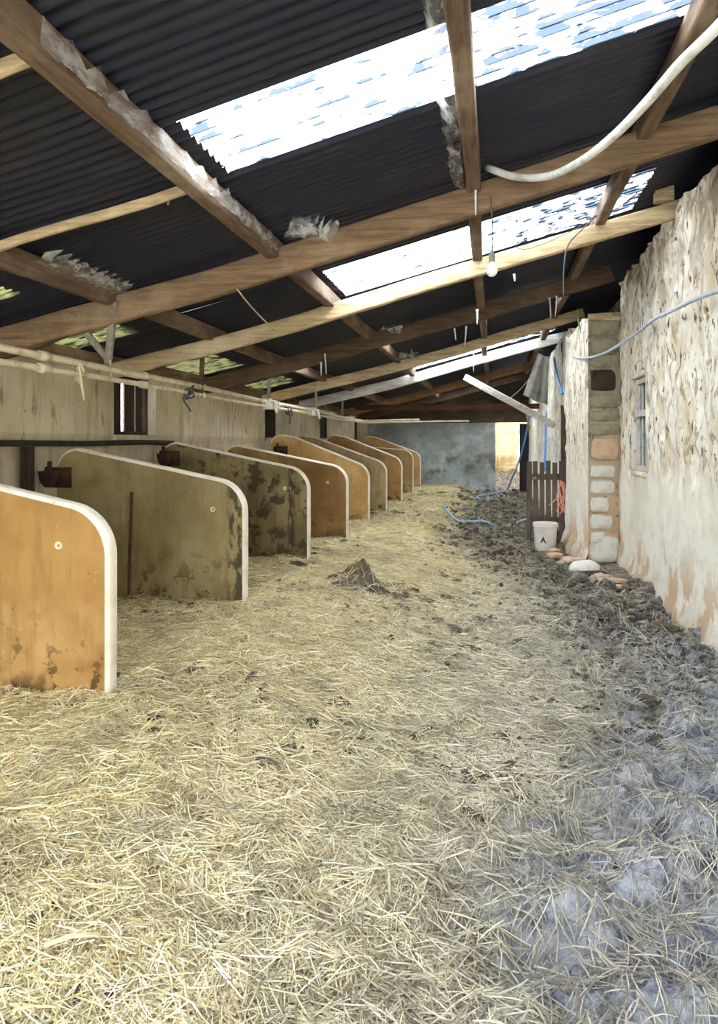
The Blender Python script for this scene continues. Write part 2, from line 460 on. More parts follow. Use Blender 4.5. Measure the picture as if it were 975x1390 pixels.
# ---- floor mesh
xs = np.concatenate([np.linspace(-3.9, -2.2, 70), np.linspace(-2.18, 2.1, 330)])
ys = np.concatenate([np.arange(-5, .7, .2), np.arange(.7, 6, .013), np.arange(6, 12, .03), np.arange(12, 22, .07), np.arange(22, 29.5, .2)])
GX, GY = np.meshgrid(xs, ys)
GZ = floor_z(GX, GY)
nx, ny = len(xs), len(ys)
V = np.stack([GX.ravel(), GY.ravel(), GZ.ravel()], 1)
idx = (np.arange(ny - 1)[:, None] * nx + np.arange(nx - 1)[None, :]).ravel()
Q = np.stack([idx, idx + 1, idx + 1 + nx, idx + nx], 1)
me = bpy.data.meshes.new('floor')
me.vertices.add(len(V)); me.vertices.foreach_set('co', V.ravel())
me.loops.add(Q.size); me.loops.foreach_set('vertex_index', Q.ravel().astype(np.int32))
me.polygons.add(len(Q)); me.polygons.foreach_set('loop_start', np.arange(0, Q.size, 4, dtype=np.int32))
me.polygons.foreach_set('use_smooth', np.ones(len(Q), bool))
me.update(calc_edges=True)
md = mudness(GX, GY).ravel()
ca = me.color_attributes.new('mud', 'FLOAT_COLOR', 'POINT')
ca.data.foreach_set('color', np.stack([md, md, md, np.ones_like(md)], 1).ravel())
m, nt, out = new_mat('straw bedding and trampled dung')
b = nt.nodes.new('ShaderNodeBsdfPrincipled'); b.inputs['Specular IOR Level'].default_value = .35
at = nt.nodes.new('ShaderNodeAttribute'); at.attribute_name = 'mud'
straw = mixc(nt, map_range(nt, noise_node(nt, 26, (1, 1, 1), 6, rough=.7), .38, .62), lin((150, 132, 88)), lin((234, 220, 174)))
straw = mixc(nt, map_range(nt, noise_node(nt, 3.0), .56, .68, 0, .7), straw, lin((106, 90, 56)))
mudc = mixc(nt, map_range(nt, noise_node(nt, 9, (1, 1, 1), 8, rough=.72), .4, .6), lin((88, 92, 104)), lin((178, 180, 187)))  # near mud's blue-grey cast is sky reflection painted into the colour
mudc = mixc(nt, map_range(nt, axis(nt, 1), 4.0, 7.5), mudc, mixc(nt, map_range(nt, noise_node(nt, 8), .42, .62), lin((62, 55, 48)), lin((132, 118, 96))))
f = at.outputs['Fac']
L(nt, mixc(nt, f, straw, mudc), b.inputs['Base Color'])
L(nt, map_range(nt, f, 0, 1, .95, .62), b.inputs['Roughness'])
n1 = noise_node(nt, 30, (1, 1, 1), 8, rough=.7)
bp = nt.nodes.new('ShaderNodeBump'); bp.inputs['Strength'].default_value = .8; bp.inputs['Distance'].default_value = .02
L(nt, n1, bp.inputs['Height']); L(nt, bp.outputs[0], b.inputs['Normal']); L(nt, b.outputs[0], out.inputs['Surface'])
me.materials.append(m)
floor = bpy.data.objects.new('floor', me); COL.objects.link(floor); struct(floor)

def inside(x, y):
    return (x < np.interp(y, [0, 8.75, 8.8, 10.3, 10.4, 21], [1.42, 1.44, 1.12, .96, .98, .98])) & (x > -3.68)


# ---- loose straw: one mass nobody could count
def straw_field(name, n, sampler, label, seed, lift=(.0, .03), length=(.035, .15), wid=.0013, colf=None, zf=floor_z):
    r = np.random.default_rng(seed)
    x, y, sc = sampler(r, n)
    n = len(x)
    ln = r.uniform(length[0], length[1], n) * sc; a = r.uniform(0, 2 * np.pi, n)
    pitch = r.normal(0, .16, n); bend = r.normal(0, .11, n); w = wid * r.uniform(.6, 1.5, n) * sc
    tilt = r.uniform(-.9, .9, n)
    z0 = r.uniform(lift[0], lift[1], n)
    ts = np.array([-.5, -.17, .17, .5])
    co = np.zeros((n, 8, 3))
    G = []
    for t in ts:
        ang = a + bend * t * 2
        G.append(zf(x + np.cos(ang) * ln * t, y + np.sin(ang) * ln * t))
    line = [G[0] + (G[3] - G[0]) * (t + .5) for t in ts]
    up = np.maximum(0, np.maximum(G[1] - line[1], G[2] - line[2]))
    for k, t in enumerate(ts):
        ang = a + bend * t * 2
        px = x + np.cos(ang) * ln * t; py = y + np.sin(ang) * ln * t
        gz = line[k] + up * (.8 if k in (0, 3) else 1.0)
        pz = gz + z0 + np.abs(np.sin(pitch)) * ln * (t + .5) * .6 + .004
        sx = -np.sin(ang) * w; sy = np.cos(ang) * w
        tp = .5 if k in (0, 3) else 1.0
        co[:, 2 * k, 0] = px + sx * tp; co[:, 2 * k, 1] = py + sy * tp; co[:, 2 * k, 2] = pz + w * tilt
        co[:, 2 * k + 1, 0] = px - sx * tp; co[:, 2 * k + 1, 1] = py - sy * tp; co[:, 2 * k + 1, 2] = pz - w * tilt
    base = (np.arange(n) * 8)[:, None]
    q = np.concatenate([base + np.array([0, 1, 3, 2]), base + np.array([2, 3, 5, 4]), base + np.array([4, 5, 7, 6])], 1).reshape(-1, 4)
    me = bpy.data.meshes.new(name)
    me.vertices.add(n * 8); me.vertices.foreach_set('co', co.ravel())
    me.loops.add(q.size); me.loops.foreach_set('vertex_index', q.ravel().astype(np.int32))
    me.polygons.add(len(q)); me.polygons.foreach_set('loop_start', np.arange(0, q.size, 4, dtype=np.int32))
    me.update(calc_edges=True)
    c = colf(r, x, y)
    ca = me.color_attributes.new('tint', 'FLOAT_COLOR', 'POINT')
    ca.data.foreach_set('color', np.repeat(c, 8, axis=0).ravel())
    me.materials.append(M['straw'])
    o = bpy.data.objects.new(name, me); COL.objects.link(o)
    return tag(o, label, 'straw', kind='stuff')


YEL = np.array([lin((234, 218, 164)), lin((216, 196, 138)), lin((244, 234, 196)), lin((172, 150, 100))])
GRY = np.array([lin((208, 203, 186)), lin((180, 175, 160)), lin((226, 219, 196)), lin((136, 130, 118))])


def straw_col(r, x, y):
    k = r.integers(0, 4, len(x))
    g = sstep(-1.9, .9, x + r.normal(0, .35, len(x)) - np.interp(y, [0, 5, 9, 20], [0, .2, .9, 1.2]))[:, None]
    dirt = 1 - .24 * sstep(.0, .30, fbm(x * 4.2, y * 4.2, 4, 55, .65))
    dirt = dirt * (1 - .3 * mudness(x, y))
    c = (YEL[k] * (1 - g) + GRY[k] * g) * dirt[:, None]
    c[:, 3] = 1
    return c


def sampler(r, n):
    # denser close to the camera, where single stalks show
    y = .75 * (21.3 / .75) ** r.uniform(0, 1, int(n * 1.9))
    x = r.uniform(-3.7, 1.5, len(y))
    vis = np.abs((x * CS + y * SN) / (-x * SN + y * CS)) < .56
    keep = inside(x, y) & vis & (r.uniform(0, 1, len(x)) > .78 * mudness(x, y))
    x, y = x[keep][:n], y[keep][:n]
    return x, y, np.interp(y, [1, 4, 10, 21], [.85, 1.0, 1.15, 1.5])


straw_field('straw', 330000, sampler, 'loose yellow straw strewn over the stall bed and passage floor', 3, colf=straw_col)


# ---- dung clods in the passage: one mass
def clods(name, n, seed):
    r = np.random.default_rng(seed)
    y = np.exp(r.uniform(np.log(1.2), np.log(21), n * 4)); x = r.uniform(-1.6, 1.48, n * 4)
    keep = inside(x, y) & (r.uniform(0, 1, n * 4) < mudness(x, y) ** 1.5 * np.interp(y, [2, 4.2, 6, 8], [.0, .0, .7, 1]))
    keep &= ~((y > 7.2) & (y < 9.9) & (x > .80 + (9.7 - y) * .22))      # the rubble lies bare here
    x, y = x[keep][:n], y[keep][:n]
    V, Fc = [], []
    base, bf = rock((0, 0, 0), 1, 1, 1, 5, .3, 1)
    base = np.array(base)
    allv = []; nb = len(base); q = []
    z = floor_z(x, y)
    for i in range(len(x)):
        s = r.gamma(2.2, .008) * np.interp(y[i], [1, 6, 20], [.8, 1.1, 1.6]) + .006
        s = min(s, .012 + .0026 * y[i])
        a = r.uniform(0, 6.28); c, sn = math.cos(a), math.sin(a)
        v = base * np.array([s * r.uniform(.8, 1.9), s * r.uniform(.7, 1.3), s * r.uniform(.4, .95)]) * r.uniform(.8, 1.2, (nb, 1))
        vx = v[:, 0] * c - v[:, 1] * sn; vy = v[:, 0] * sn + v[:, 1] * c
        allv.append(np.stack([vx + x[i], vy + y[i], v[:, 2] + z[i] + s * .15], 1))
        q.extend([tuple(k + i * nb for k in f_) for f_ in bf])
    o = obj(name, np.concatenate(allv), q, M['clod'], smooth=True)
    return tag(o, 'dark trampled dung clods scattered along the muddy passage floor', 'dung', kind='stuff')


clods('dung_litter', 15000, 8)


def flecks(name, n, seed, label):
    r = np.random.default_rng(seed)
    y = np.exp(r.uniform(np.log(.9), np.log(20), n * 3)); x = r.uniform(-3.3, 1.4, n * 3)
    keep = fbm(x * .9, y * .9, 3, 15) + .25 * fbm(x * 4, y * 4, 2, 19) > .06
    keep &= inside(x, y)
    x, y = x[keep][:n], y[keep][:n]
    base, bf = rock((0, 0, 0), 1, 1, 1, 6, .3, 1); base = np.array(base); nb = len(base)
    z = floor_z(x, y); allv = []; q = []
    for i in range(len(x)):
        s = (r.gamma(1.6, .005) + .003) * np.interp(y[i], [1, 5, 20], [.9, 1.2, 2.2]); a = r.uniform(0, 6.28); c, sn = math.cos(a), math.sin(a)
        v = base * np.array([s * r.uniform(1, 3), s * r.uniform(.7, 1.3), s * .7])
        allv.append(np.stack([v[:, 0] * c - v[:, 1] * sn + x[i], v[:, 0] * sn + v[:, 1] * c + y[i], v[:, 2] + z[i] + r.uniform(.004, .022)], 1))
        q.extend([tuple(k + i * nb for k in f_) for f_ in bf])
    return tag(obj(name, np.concatenate(allv), q, M['dung']), label, 'dung', kind='stuff')


flecks('dung_crumbs', 5200, 28, 'small dark crumbs of dung sprinkled over the yellow straw bed')

# ---- corrugated roof
SK = [(-3.0, -2.0, -2.6, 1.3), (-.2, .75, -2.6, 1.3), (2.85, 3.52, -1.38, 1.02), (5.62, 6.62, -1.4, 1.25), (9.1, 9.85, -2.6, 1.2), (12.7, 13.42, -1.6, 1.15), (17.9, 19.0, -2.0, 1.2), (14.3, 14.75, -2.4, 1.2)]
GR = [(3.55, 4.28, -4.1, -3.08), (4.95, 5.85, -4.1, -3.08), (7.5, 8.6, -4.1, -3.08), (10.2, 11.1, -4.1, -3.08)]
PER, AMP, NP = .076, .012, 8


def corrugated(ya, yb, xa, xb, dz=0.0):
    n = max(2, int(round((yb - ya) / PER * NP)) + 1)
    yy = np.linspace(ya, yb, n)
    brk = [xa] + [q for q in (-1.9,) if xa < q < xb] + [xb]
    xx = np.array(sorted(set(brk + list(np.linspace(xa, xb, 4)))))
    A, B = np.meshgrid(xx, yy)
    Z = zr(A) + SHEET + dz + AMP * np.sin(B / PER * 2 * np.pi) + .012 * fbm(A * .7, B * .7, 2, 3)
    v = np.stack([A.ravel(), B.ravel(), Z.ravel()], 1)
    nxx = len(xx)
    f = [(i * nxx + j, i * nxx + j + 1, (i + 1) * nxx + j + 1, (i + 1) * nxx + j) for i in range(n - 1) for j in range(nxx - 1)]
    return v, f


cuts = sorted(set([Y0, Y1 + .4] + [q for s in SK + GR for q in s[:2]]))
parts = []
for ya, yb in zip(cuts[:-1], cuts[1:]):
    mid = (ya + yb) / 2
    holes = sorted([(s[2], s[3]) for s in SK + GR if s[0] < mid < s[1]])
    x = -4.1
    for h0, h1 in holes:
        if h0 > x + .01: parts.append(corrugated(ya - .015, yb + .015, x, h0 + .03))
        x = h1 - .03
    if x < 2.4: parts.append(corrugated(ya - .015, yb + .015, x, 2.4))
ceil = obj('ceiling', *join(*parts), M['roof'], smooth=True); struct(ceil)
SKL = {2: 'large bright corrugated skylight nearest the camera, above the first rafter', 3: 'bright corrugated skylight between the first and second rafters', 5: 'thin bright corrugated skylight strip far down the roof by the white rafter',
       4: 'added corrugated skylight for floor light, hidden behind the dark third rafter', 6: 'farthest corrugated skylight, added for light behind the orange brown rafter', 7: 'added corrugated skylight brightening the far end, hidden behind the whitish rafter', 0: 'added unseen corrugated skylight for light, well behind the camera', 1: 'added unseen corrugated skylight lighting the foreground, just behind the camera'}
for i, s in enumerate(SK):
    v, f = corrugated(s[0] - .02, s[1] + .02, s[2], s[3], .006)
    o = obj('skylight', v, f, M['skylight'], smooth=True, loc=(0, float(s[0]), 3.2))
    tag(o, SKL[i], 'skylight', 'translucent roof panels')
GRL = ['mossy yellow-green roof panel in the left eaves before the first rafter', 'mossy green roof panel over the left wall top just behind the first rafter', 'mossy green roof panel over the left wall top behind the second rafter', 'mossy green roof panel over the left wall beyond the third rafter']
for s, lb in zip(GR, GRL):
    v, f = corrugated(s[0] - .02, s[1] + .02, s[2], s[3], .006)
    o = obj('mossy_roof_panel', v, f, M['green_sheet'], smooth=True, loc=(-3.4, float(s[0]), 2.4))
    tag(o, lb, 'roof panel', 'mossy roof panels')

# ---- rafters
RAF = [(4.59, 'rafter_brown', .19, .09, 'thick brown rafter nearest the camera, spanning above the bulb'), (6.3, 'rafter_tan', .15, .075, 'pale tan rafter just behind the nearest brown one'),
       (8.45, 'rafter_dark', .19, .08, 'dark brown rafter behind the pale tan one'), (11.0, 'rafter_tan', .16, .08, 'light tan rafter beyond the dark brown rafter'),
       (13.2, 'rafter_white', .18, .08, 'whitish limewashed rafter carrying the diagonal brace'), (17.0, 'rafter_orange', .18, .08, 'orange brown rafter just above the tie beam'),
       (19.6, 'rafter_dark', .18, .08, 'dark rafter nearest the far wall'), (-1.6, 'rafter_brown', .19, .09, 'brown rafter behind the camera')]
for i, (y, mt, hh, ww, lb) in enumerate(RAF):
    x1 = 1.58 if i == 1 else 1.9
    if i in (2, 3, 4, 5, 6): x1 = 1.35
    xx = np.linspace(-3.85, x1, 22)
    path = [(float(x), y + .012 * math.sin(x * 2 + i), float(zr(x)) + hh / 2 + .008 * math.sin(x * 1.7 + i * 2)) for x in xx]
    sc = None
    v, f = loft(path, rrect(ww, hh, .018), (0, 0, 1), sc, .003, i)
    o = obj('rafter', v, f, M[mt], loc=(-1.2, y, float(zr(-1.2))), smooth=True)
    tag(o, lb, 'rafter', 'roof rafters')
    if i == 0:
        # deepened left end on the wall
        p2 = [(float(x), y + .005, float(zr(x)) + .02 + (.05 if x > -3.1 else .02)) for x in np.linspace(-3.85, -2.5, 8)]
        v, f = loft(p2, rrect(.08, .13, .02), scale=[1, 1, 1, 1, 1, .95, .75, .35], jit=.004)
        obj('haunch', v, f, M['rafter_dark'], o, (-3.4, y, 2.2), True)

# ---- purlins
PUR = [(-3.72, 'wall plate timber along the top of the left wall'), (-2.64, 'lowest dark purlin, running above the milk pipes'), (-1.46, 'brown purlin crossing the upper left corner, along the skylight ends'),
       (-.125, 'middle brown purlin pointing down to the bulb'), (.914, 'right-hand brown purlin, running above the loose white hose')]
for i, (x, lb) in enumerate(PUR):
    yy = np.linspace(-4.6, 21.6, 60)
    path = [(x + .01 * math.sin(y * 1.1 + i), float(y), float(zr(x)) + .195 + .008 * math.sin(y * .9 + i * 3)) for y in yy]
    v, f = loft(path, rrect(.09, .135, .014), jit=.003, seed=40 + i)
    o = obj('purlin', v, f, M['purlin'], loc=(x, 5.0, float(zr(x)) + .16), smooth=True)
    tag(o, lb, 'purlin', 'roof purlins')
for (x0, x1, y, lb) in ((-3.7, -1.48, 3.34, 'thin tan lath under the roof sheets left of the big purlin'), (-3.7, -1.48, 2.1, 'thin tan lath stub at the upper left frame edge')):
    path = [(float(x), y + .01 * math.sin(x * 3), float(zr(x)) + .195 + .006 * math.sin(x * 5)) for x in np.linspace(x0, x1, 10)]
    o = obj('lath', *loft(path, rrect(.035, .05, .008), jit=.002), M['rafter_tan'], loc=(x0, y, float(zr(x0)) + .19), smooth=True)
    tag(o, lb, 'lath', 'thin roof laths')

# ---- tie beam, end block, brace
path = [(float(x), 16.5, 2.31 + .006 * math.sin(x * 2)) for x in np.linspace(-3.2, 1.24, 14)]
o = obj('tie_beam', *loft(path, rrect(.1, .12, .015), jit=.004), M['tie'], loc=(-1, 16.5, 2.25), smooth=True)
tag(o, 'dark reddish horizontal tie beam crossing in front of the far wall', 'beam')
a, b_ = at_y(632, 512, 13.05), at_x(752, 577, 1.03)
o = obj('diagonal_brace', *loft([a, tuple((np.array(a) + b_) / 2), b_], rrect(.09, .11, .012)), M['rafter_white'], loc=b_, smooth=True)
tag(o, 'pale diagonal timber brace from white rafter down to right wall', 'brace')
o = obj('timber_block', *loft([(1.42, 6.3, float(zr(1.48)) + .15), (1.42, 6.3, float(zr(1.42)) + .29)], rrect(.15, .1, .012), (0, 1, 0)), M['rafter_tan'], loc=(1.42, 6.3, float(zr(1.42)) + .15))
tag(o, 'square timber block on top of pale tan rafter end at right wall', 'block')


# ------------------------------------------------------------------ walls
def wall_sheet(pu, nu, nv, u0, u1, v0, v1, holes, fn):
    """grid in (u, v); fn(u, v) -> xyz; holes (ua, ub, va, vb) left out with exact edges"""
    us = list(np.linspace(u0, u1, nu)); vs = list(np.linspace(v0, v1, nv))
    for h in holes: us += [h[0], h[1]]; vs += [h[2], h[3]]
    us = np.array(sorted(set(np.round(us, 4)))); vs = np.array(sorted(set(np.round(vs, 4))))
    A, B = np.meshgrid(us, vs)
    P = fn(A, B)
    v = np.stack([q.ravel() for q in P], 1)
    f = []
    n = len(us)
    for j in range(len(vs) - 1):
        vm = (vs[j] + vs[j + 1]) / 2
        for i in range(n - 1):
            um = (us[i] + us[i + 1]) / 2
            if any(h[0] < um < h[1] and h[2] < vm < h[3] for h in holes): continue
            f.append((j * n + i, j * n + i + 1, (j + 1) * n + i + 1, (j + 1) * n + i))
    return v, f


# left wall with its window openings
WL = [(6.53, 7.44), (11.33, 12.26), (15.2, 16.3), (19.2, 20.1)]
ZS = 1.575
holes = [(a, b_, ZS, 2.22) for a, b_ in WL]
v, f = wall_sheet(0, 300, 24, Y0, Y1, -.1, 2.31, holes, lambda U, W: (XL + .014 * fbm(U * 1.5, W * 1.5, 3, 61) - .03 * (W < 1.5), U, W))
parts = [(v, f)]
for a, b_ in WL:   # reveals
    parts.append(box(XL - .3, XL - .0, a - .02, a, ZS, 2.22)); parts.append(box(XL - .3, XL - .0, b_, b_ + .02, ZS, 2.22))
    parts.append(box(XL - .3, XL + .03, a, b_, ZS - .05, ZS))
    parts.append(box(XL - .3, XL, a, b_, 2.2, 2.3))
parts.append(box(XL - .32, XL - .3, Y0, 6.5, -.1, 2.31)); parts.append(box(XL - .32, XL - .3, 7.5, Y1, -.1, 2.31))
wall_left = obj('wall_left', *join(*parts), M['wall_left']); struct(wall_left)
# dark timber rail on the left wall
path = [(XL + .03, float(y), 1.49 + .006 * math.sin(y * 2)) for y in np.linspace(-4.5, 7.75, 30)]
o = obj('trim_1', *loft(path, rrect(.09, .05, .01), jit=.004), M['board_dark'], loc=(XL, 0, 1.47), smooth=True); struct(o)
# boarded windows
for k, (a, b_) in enumerate(WL):
    fr = []
    w = b_ - a
    fr.append(box(XL - .16, XL - .10, a, a + .05, ZS, 2.2)); fr.append(box(XL - .16, XL - .10, b_ - .05, b_, ZS, 2.2))
    fr.append(box(XL - .16, XL - .10, a + .05, b_ - .05, ZS, ZS + .04)); fr.append(box(XL - .16, XL - .10, a + .05, b_ - .05, 2.15, 2.2))
    o = obj('window_%d' % (k + 1), *join(*fr), M['board_dark'], loc=(XL - .13, a, ZS)); struct(o)
    nb = 5; edges = np.linspace(a + .05, b_ - .05, nb + 1)
    for q in range(nb):
        g = .006
        y0, y1 = edges[q] + g, edges[q + 1] - g
        if k == 0 and q == 2: y0 += .055
        if k == 0 and q == 1: y1 += .02
        x = XL - .15 + .012 * ((q * 7 + k) % 3)
        bd = obj('board', *box(x - .02, x, y0, y1, ZS + .02, 2.19), M['board_dark'], o, (x, y0, ZS))

# drinking bowls with post on the stall ends
def drinking_bowl(y, xc, zc, label):
    o = empty('drinking_bowl', (xc, y, zc - .3)); tag(o, label, 'drinking bowl', 'cast iron drinking bowls')
    pr = [(.0, -.09), (.04, -.085), (.07, -.04), (.08, .03), (.088, .033), (.084, .04), (.07, .036), (.06, -.02), (.03, -.06), (0, -.062)]
    obj('bowl', *lathe(pr, 18, (xc, y - .12, zc)), M['iron'], o, (xc, y - .12, zc), True)
    obj('back_plate', *join(box(xc - .10, xc + .13, y - .03, y + .001, zc - .1, zc + .07)), M['iron'], o, (xc, y, zc))
    obj('valve', *join(tube([(xc - .03, y - .07, zc + .02), (xc - .03, y - .06, zc + .12)], .02, 8), tube([(xc - .03, y - .06, zc + .1), (xc - .03, y - .14, zc + .03)], .010, 6)), M['iron'], o, (xc, y, zc), True)
    return o


# ------------------------------------------------------------------ stall partitions
PY = [3.26, 5.34, 7.45, 9.16, 11.24, 12.83, 15.08, 17.47, 19.72]
PB = [1.46, 1.45, 1.50, 1.46, 1.63, 1.63, 1.66, 1.42, 1.68]
PX = [-1.9, -1.93, -1.96, -1.88, -1.95, -1.9, -1.9, -1.92, -1.96]
PS = [1.17, 1.19, 1.22, 1.19, 1.16, 1.17, 1.2, 1.3, 1.24]
PC = [((166, 128, 72), (136, 100, 52), (190, 156, 102)), ((150, 134, 92), (122, 104, 66), (176, 164, 126)), ((124, 110, 74), (92, 76, 46), (150, 134, 92)), ((160, 126, 80), (130, 96, 58), (180, 148, 102)),
      ((196, 160, 102), (164, 122, 66), (210, 184, 138)), ((176, 152, 104), (146, 118, 74), (196, 176, 134)), ((160, 124, 74), (130, 92, 50), (180, 148, 100)), ((188, 164, 112), (158, 128, 80), (204, 184, 140)), ((172, 140, 88), (140, 106, 62), (190, 162, 114))]
PL = ['ochre-stained concrete stall divider nearest the camera, cut by the left frame edge', 'olive-grey concrete stall divider with a rusty vertical rod, second from camera', 'dark olive concrete stall divider with blotched face, third from camera',
      'orange-brown concrete stall divider, fourth from camera', 'tall tan concrete stall divider with sloping top, fifth from camera', 'grey-tan tall stall divider, sixth from camera', 'brown tall stall divider, seventh from camera',
      'lower pale tan stall divider, second from the far wall', 'tall tan stall divider closest to the far wall']
M['edge'] = mat('worn pale concrete edge', (224, 214, 192), [dict(scale=5, lo=.5, hi=.7, col=(190, 176, 146), fac=.7), dict(scale=30, lo=.62, hi=.7, col=(130, 112, 84), fac=.7), dict(scale=9, lo=.5, hi=.62, col=(120, 104, 78), fac=.7, ax=(2, .5, .1))], .85, [(40, (1, 1, 1), .3, .004)])
for i in range(9):
    y0, zb, xe, zs, T = PY[i], PB[i], PX[i], PS[i], .10
    c0, c1, c2 = PC[i]
    ly = [dict(scale=1.6, off=i * 3, lo=.42, hi=.64, col=c1, fac=.85), dict(scale=1.3, off=i * 5, lo=.5, hi=.68, col=c2, fac=.8),
          dict(scale=5, off=i, stretch=(3, 3, .5), lo=.5, hi=.68, col=c1, fac=.6), dict(scale=9, off=i, lo=.56, hi=.60, col=(66, 48, 26), fac=.9, ax=(2, .68, .25)),
          dict(scale=4, off=i * 2, lo=.5, hi=.58, col=(84, 60, 32), fac=.85, ax=(2, .42, .22)), dict(scale=30, off=i, lo=.68, hi=.72, col=(60, 46, 28), fac=.8), dict(scale=24, off=i + 9, lo=.64, hi=.72, col=c2, fac=.5)]
    if i == 1: ly += [dict(scale=9, stretch=(2.5, 2.5, .8), lo=.48, hi=.54, col=(66, 60, 42), fac=.9, ax=(0, .13, .18), ax2=(0, .34, .27))]
    if i == 2: ly += [dict(scale=6, lo=.52, hi=.58, col=(60, 50, 32), fac=.85), dict(scale=9, stretch=(2.5, 2.5, .8), lo=.44, hi=.5, col=(60, 50, 34), fac=.9, ax=(0, .05, .08), ax2=(0, .16, .12))]
    pm = mat('stall concrete %d' % i, c0, ly, .9, [(12, (1, 1, 1), .3, .01), (60, (1, 1, 1), .25, .004)])
    xb = XL + .10 + .06 * math.sin(i * 2.3)
    # outline: bottom back -> up the back -> rounded back top -> slope -> rounded shoulder -> down the front
    out_ = [(xb, -.05), (xb, zb - .2)]
    for k in range(1, 7):
        a = math.radians(180 - 15 * k); out_.append((xb + .2 + .2 * math.cos(a), zb - .2 + .2 * math.sin(a)))
    if i in (4, 5, 6, 8): out_.append((xb + .42, zb - .03))
    # shoulder arc: centre so that the slope meets it tangentially
    R = .27
    sl = math.atan2(zb - zs, (xe - R) - (xb + .3))
    cx, cz = xe - R, zs + .02 - R
    for k in range(11):
        a = (math.pi / 2 - sl) * (1 - k / 10); out_.append((cx + R * math.cos(a), cz + R * math.sin(a)))
    out_.append((xe, .45)); out_.append((xe - .008, -.05))
    n = len(out_); bv = .022
    P = np.array(out_)
    C = np.array([(xb + xe) / 2, .6])
    # inset
    inn = []
    for k in range(n):
        p, q, r_ = P[k - 1], P[k], P[(k + 1) % n]
        d1 = (q - p) / (np.linalg.norm(q - p) + 1e-9); d2 = (r_ - q) / (np.linalg.norm(r_ - q) + 1e-9)
        nn = np.array([d1[1] + d2[1], -(d1[0] + d2[0])]); nn /= np.linalg.norm(nn) + 1e-9
        inn.append(q + nn * bv)
    inn = np.array(inn)
    yA, yB = y0, y0 + T
    v = [(p[0], yA, p[1]) for p in inn] + [(p[0], yB, p[1]) for p in inn]
    fcs = [tuple(range(n)), tuple(range(2 * n - 1, n - 1, -1))]
    o = obj('stall_divider', v, fcs, pm, loc=(xe - .3, y0 + T / 2, 0.0))
    tag(o, PL[i], 'stall divider', 'concrete stall dividers')
    rings = [(inn, yA), (.7 * P + .3 * inn, yA + bv * .3), (P, yA + bv), (P, yB - bv), (.7 * P + .3 * inn, yB - bv * .3), (inn, yB)]
    v = [(p[0], y, p[1]) for pp, y in rings for p in pp]
    fcs = [(r_ * n + k, r_ * n + k + 1, (r_ + 1) * n + k + 1, (r_ + 1) * n + k) for r_ in range(5) for k in range(n - 1)]
    e = obj('edge', v, fcs, M['edge'], o, (xe, y0 + T / 2, 0.0), True); e['label'] = 'pale worn rounded edge'
    # fixing hole near the outer end
    hx, hz = xe - (.28 if i == 0 else .27), zs - (.2 if i == 0 else .23)
    if i in (0, 1, 2, 3):
        v, f = lathe([(.020, .0), (.021, .005), (.014, .005), (.008, -.001)], 12)
        v = [(hx + q[0], yA - q[2], hz + q[1]) for q in v]
        e = obj('bolt_hole', v, f, M['edge'], o, (hx, yA, hz), True); e['label'] = 'chipped pale bolt hole'
    if i == 1:
        a, b_ = at_y(179, 668, yA - .025), at_y(175, 806, yA - .025)
        rod = obj('tether_rod', *tube([a, ((a[0] + b_[0]) / 2, yA - .03, (a[2] + b_[2]) / 2), b_], .013, 8), M['rust'], o, (a[0], yA, b_[2]), True); rod['label'] = 'rusty vertical rod'
        for zz in (a[2] - .01, b_[2] + .17):
            obj('eye_bolt', *lathe([(0, -.03), (.028, -.02), (.034, 0), (.028, .02), (0, .03)], 10, (a[0] - .005, yA - .02, zz)), M['rust'], rod, (a[0], yA, zz), True)
drinking_bowl(5.34, -3.58, 1.22, 'dark iron drinking bowl on the rod-mounted second stall divider')
drinking_bowl(7.45, -3.60, 1.33, 'dark iron drinking bowl on the blotched third stall divider')
drinking_bowl(11.24, -3.45, 1.36, 'dark iron drinking bowl at wall end of fifth stall divider')
# timber post against the left wall at the second divider
o = obj('wall_post', *loft([(XL + .06, 5.1, .2), (XL + .06, 5.1, 1.46)], rrect(.08, .09, .01), (0, 1, 0), jit=.004), M['board_dark'], loc=(XL + .06, 5.1, .2))
tag(o, 'dark short post against left wall under the timber rail', 'post')

# ---- right wall: front stretch with its window
W5 = (7.42, 8.14, 1.19, 2.18)


def right_fn(U, W):
    rough = sstep(1.0, 1.35, W)
    x = XR + .03 * fbm(U * 1.2, W * 1.2, 3, 71) + (.012 + .032 * rough) * fbm(U * 7, W * 4, 3, 81) + rough * .035 * np.clip(fbm(U * 10, W * 5, 2, 83) - .12, 0, 1) / .4
    x = x - .05 * sstep(.3, .0, W)
    top = 3.42 + .10 * fbm(U * 2.5, 0 * U, 3, 99)
    W2 = np.where(W > 3.3, 3.3 + (W - 3.3) / .2 * (top - 3.3), W)
    return x, U, W2


v, f = wall_sheet(0, 420, 150, Y0, 8.9, -.1, 3.5, [W5], right_fn)
tp = right_fn(np.linspace(Y0, 8.9, 200), np.full(200, 3.5))
nT = len(tp[0])
tv = [(tp[0][k], tp[1][k], tp[2][k]) for k in range(nT)] + [(2.05, tp[1][k], tp[2][k] + .1 * fbm(tp[1][k] * 5, 1.5, 2, 7)) for k in range(nT)]
tf = [(k, k + 1, nT + k + 1, nT + k) for k in range(nT - 1)]
a, b_, c, d = W5
rv = [box(1.98, 2.0, 8.7, 21.8, -.1, 3.85), box(XR - .0, XR + .3, a - .03, a, c, d), box(XR, XR + .3, b_, b_ + .03, c, d), box(XR, XR + .3, a, b_, c - .05, c), box(XR, XR + .3, a, b_, d, d + .05), box(2.05, 2.07, Y0, 8.9, 0, 3.85)]
wall_right = obj('wall_right', *join((v, f), (tv, tf), *rv), M['wall_right'], smooth=True); struct(wall_right)
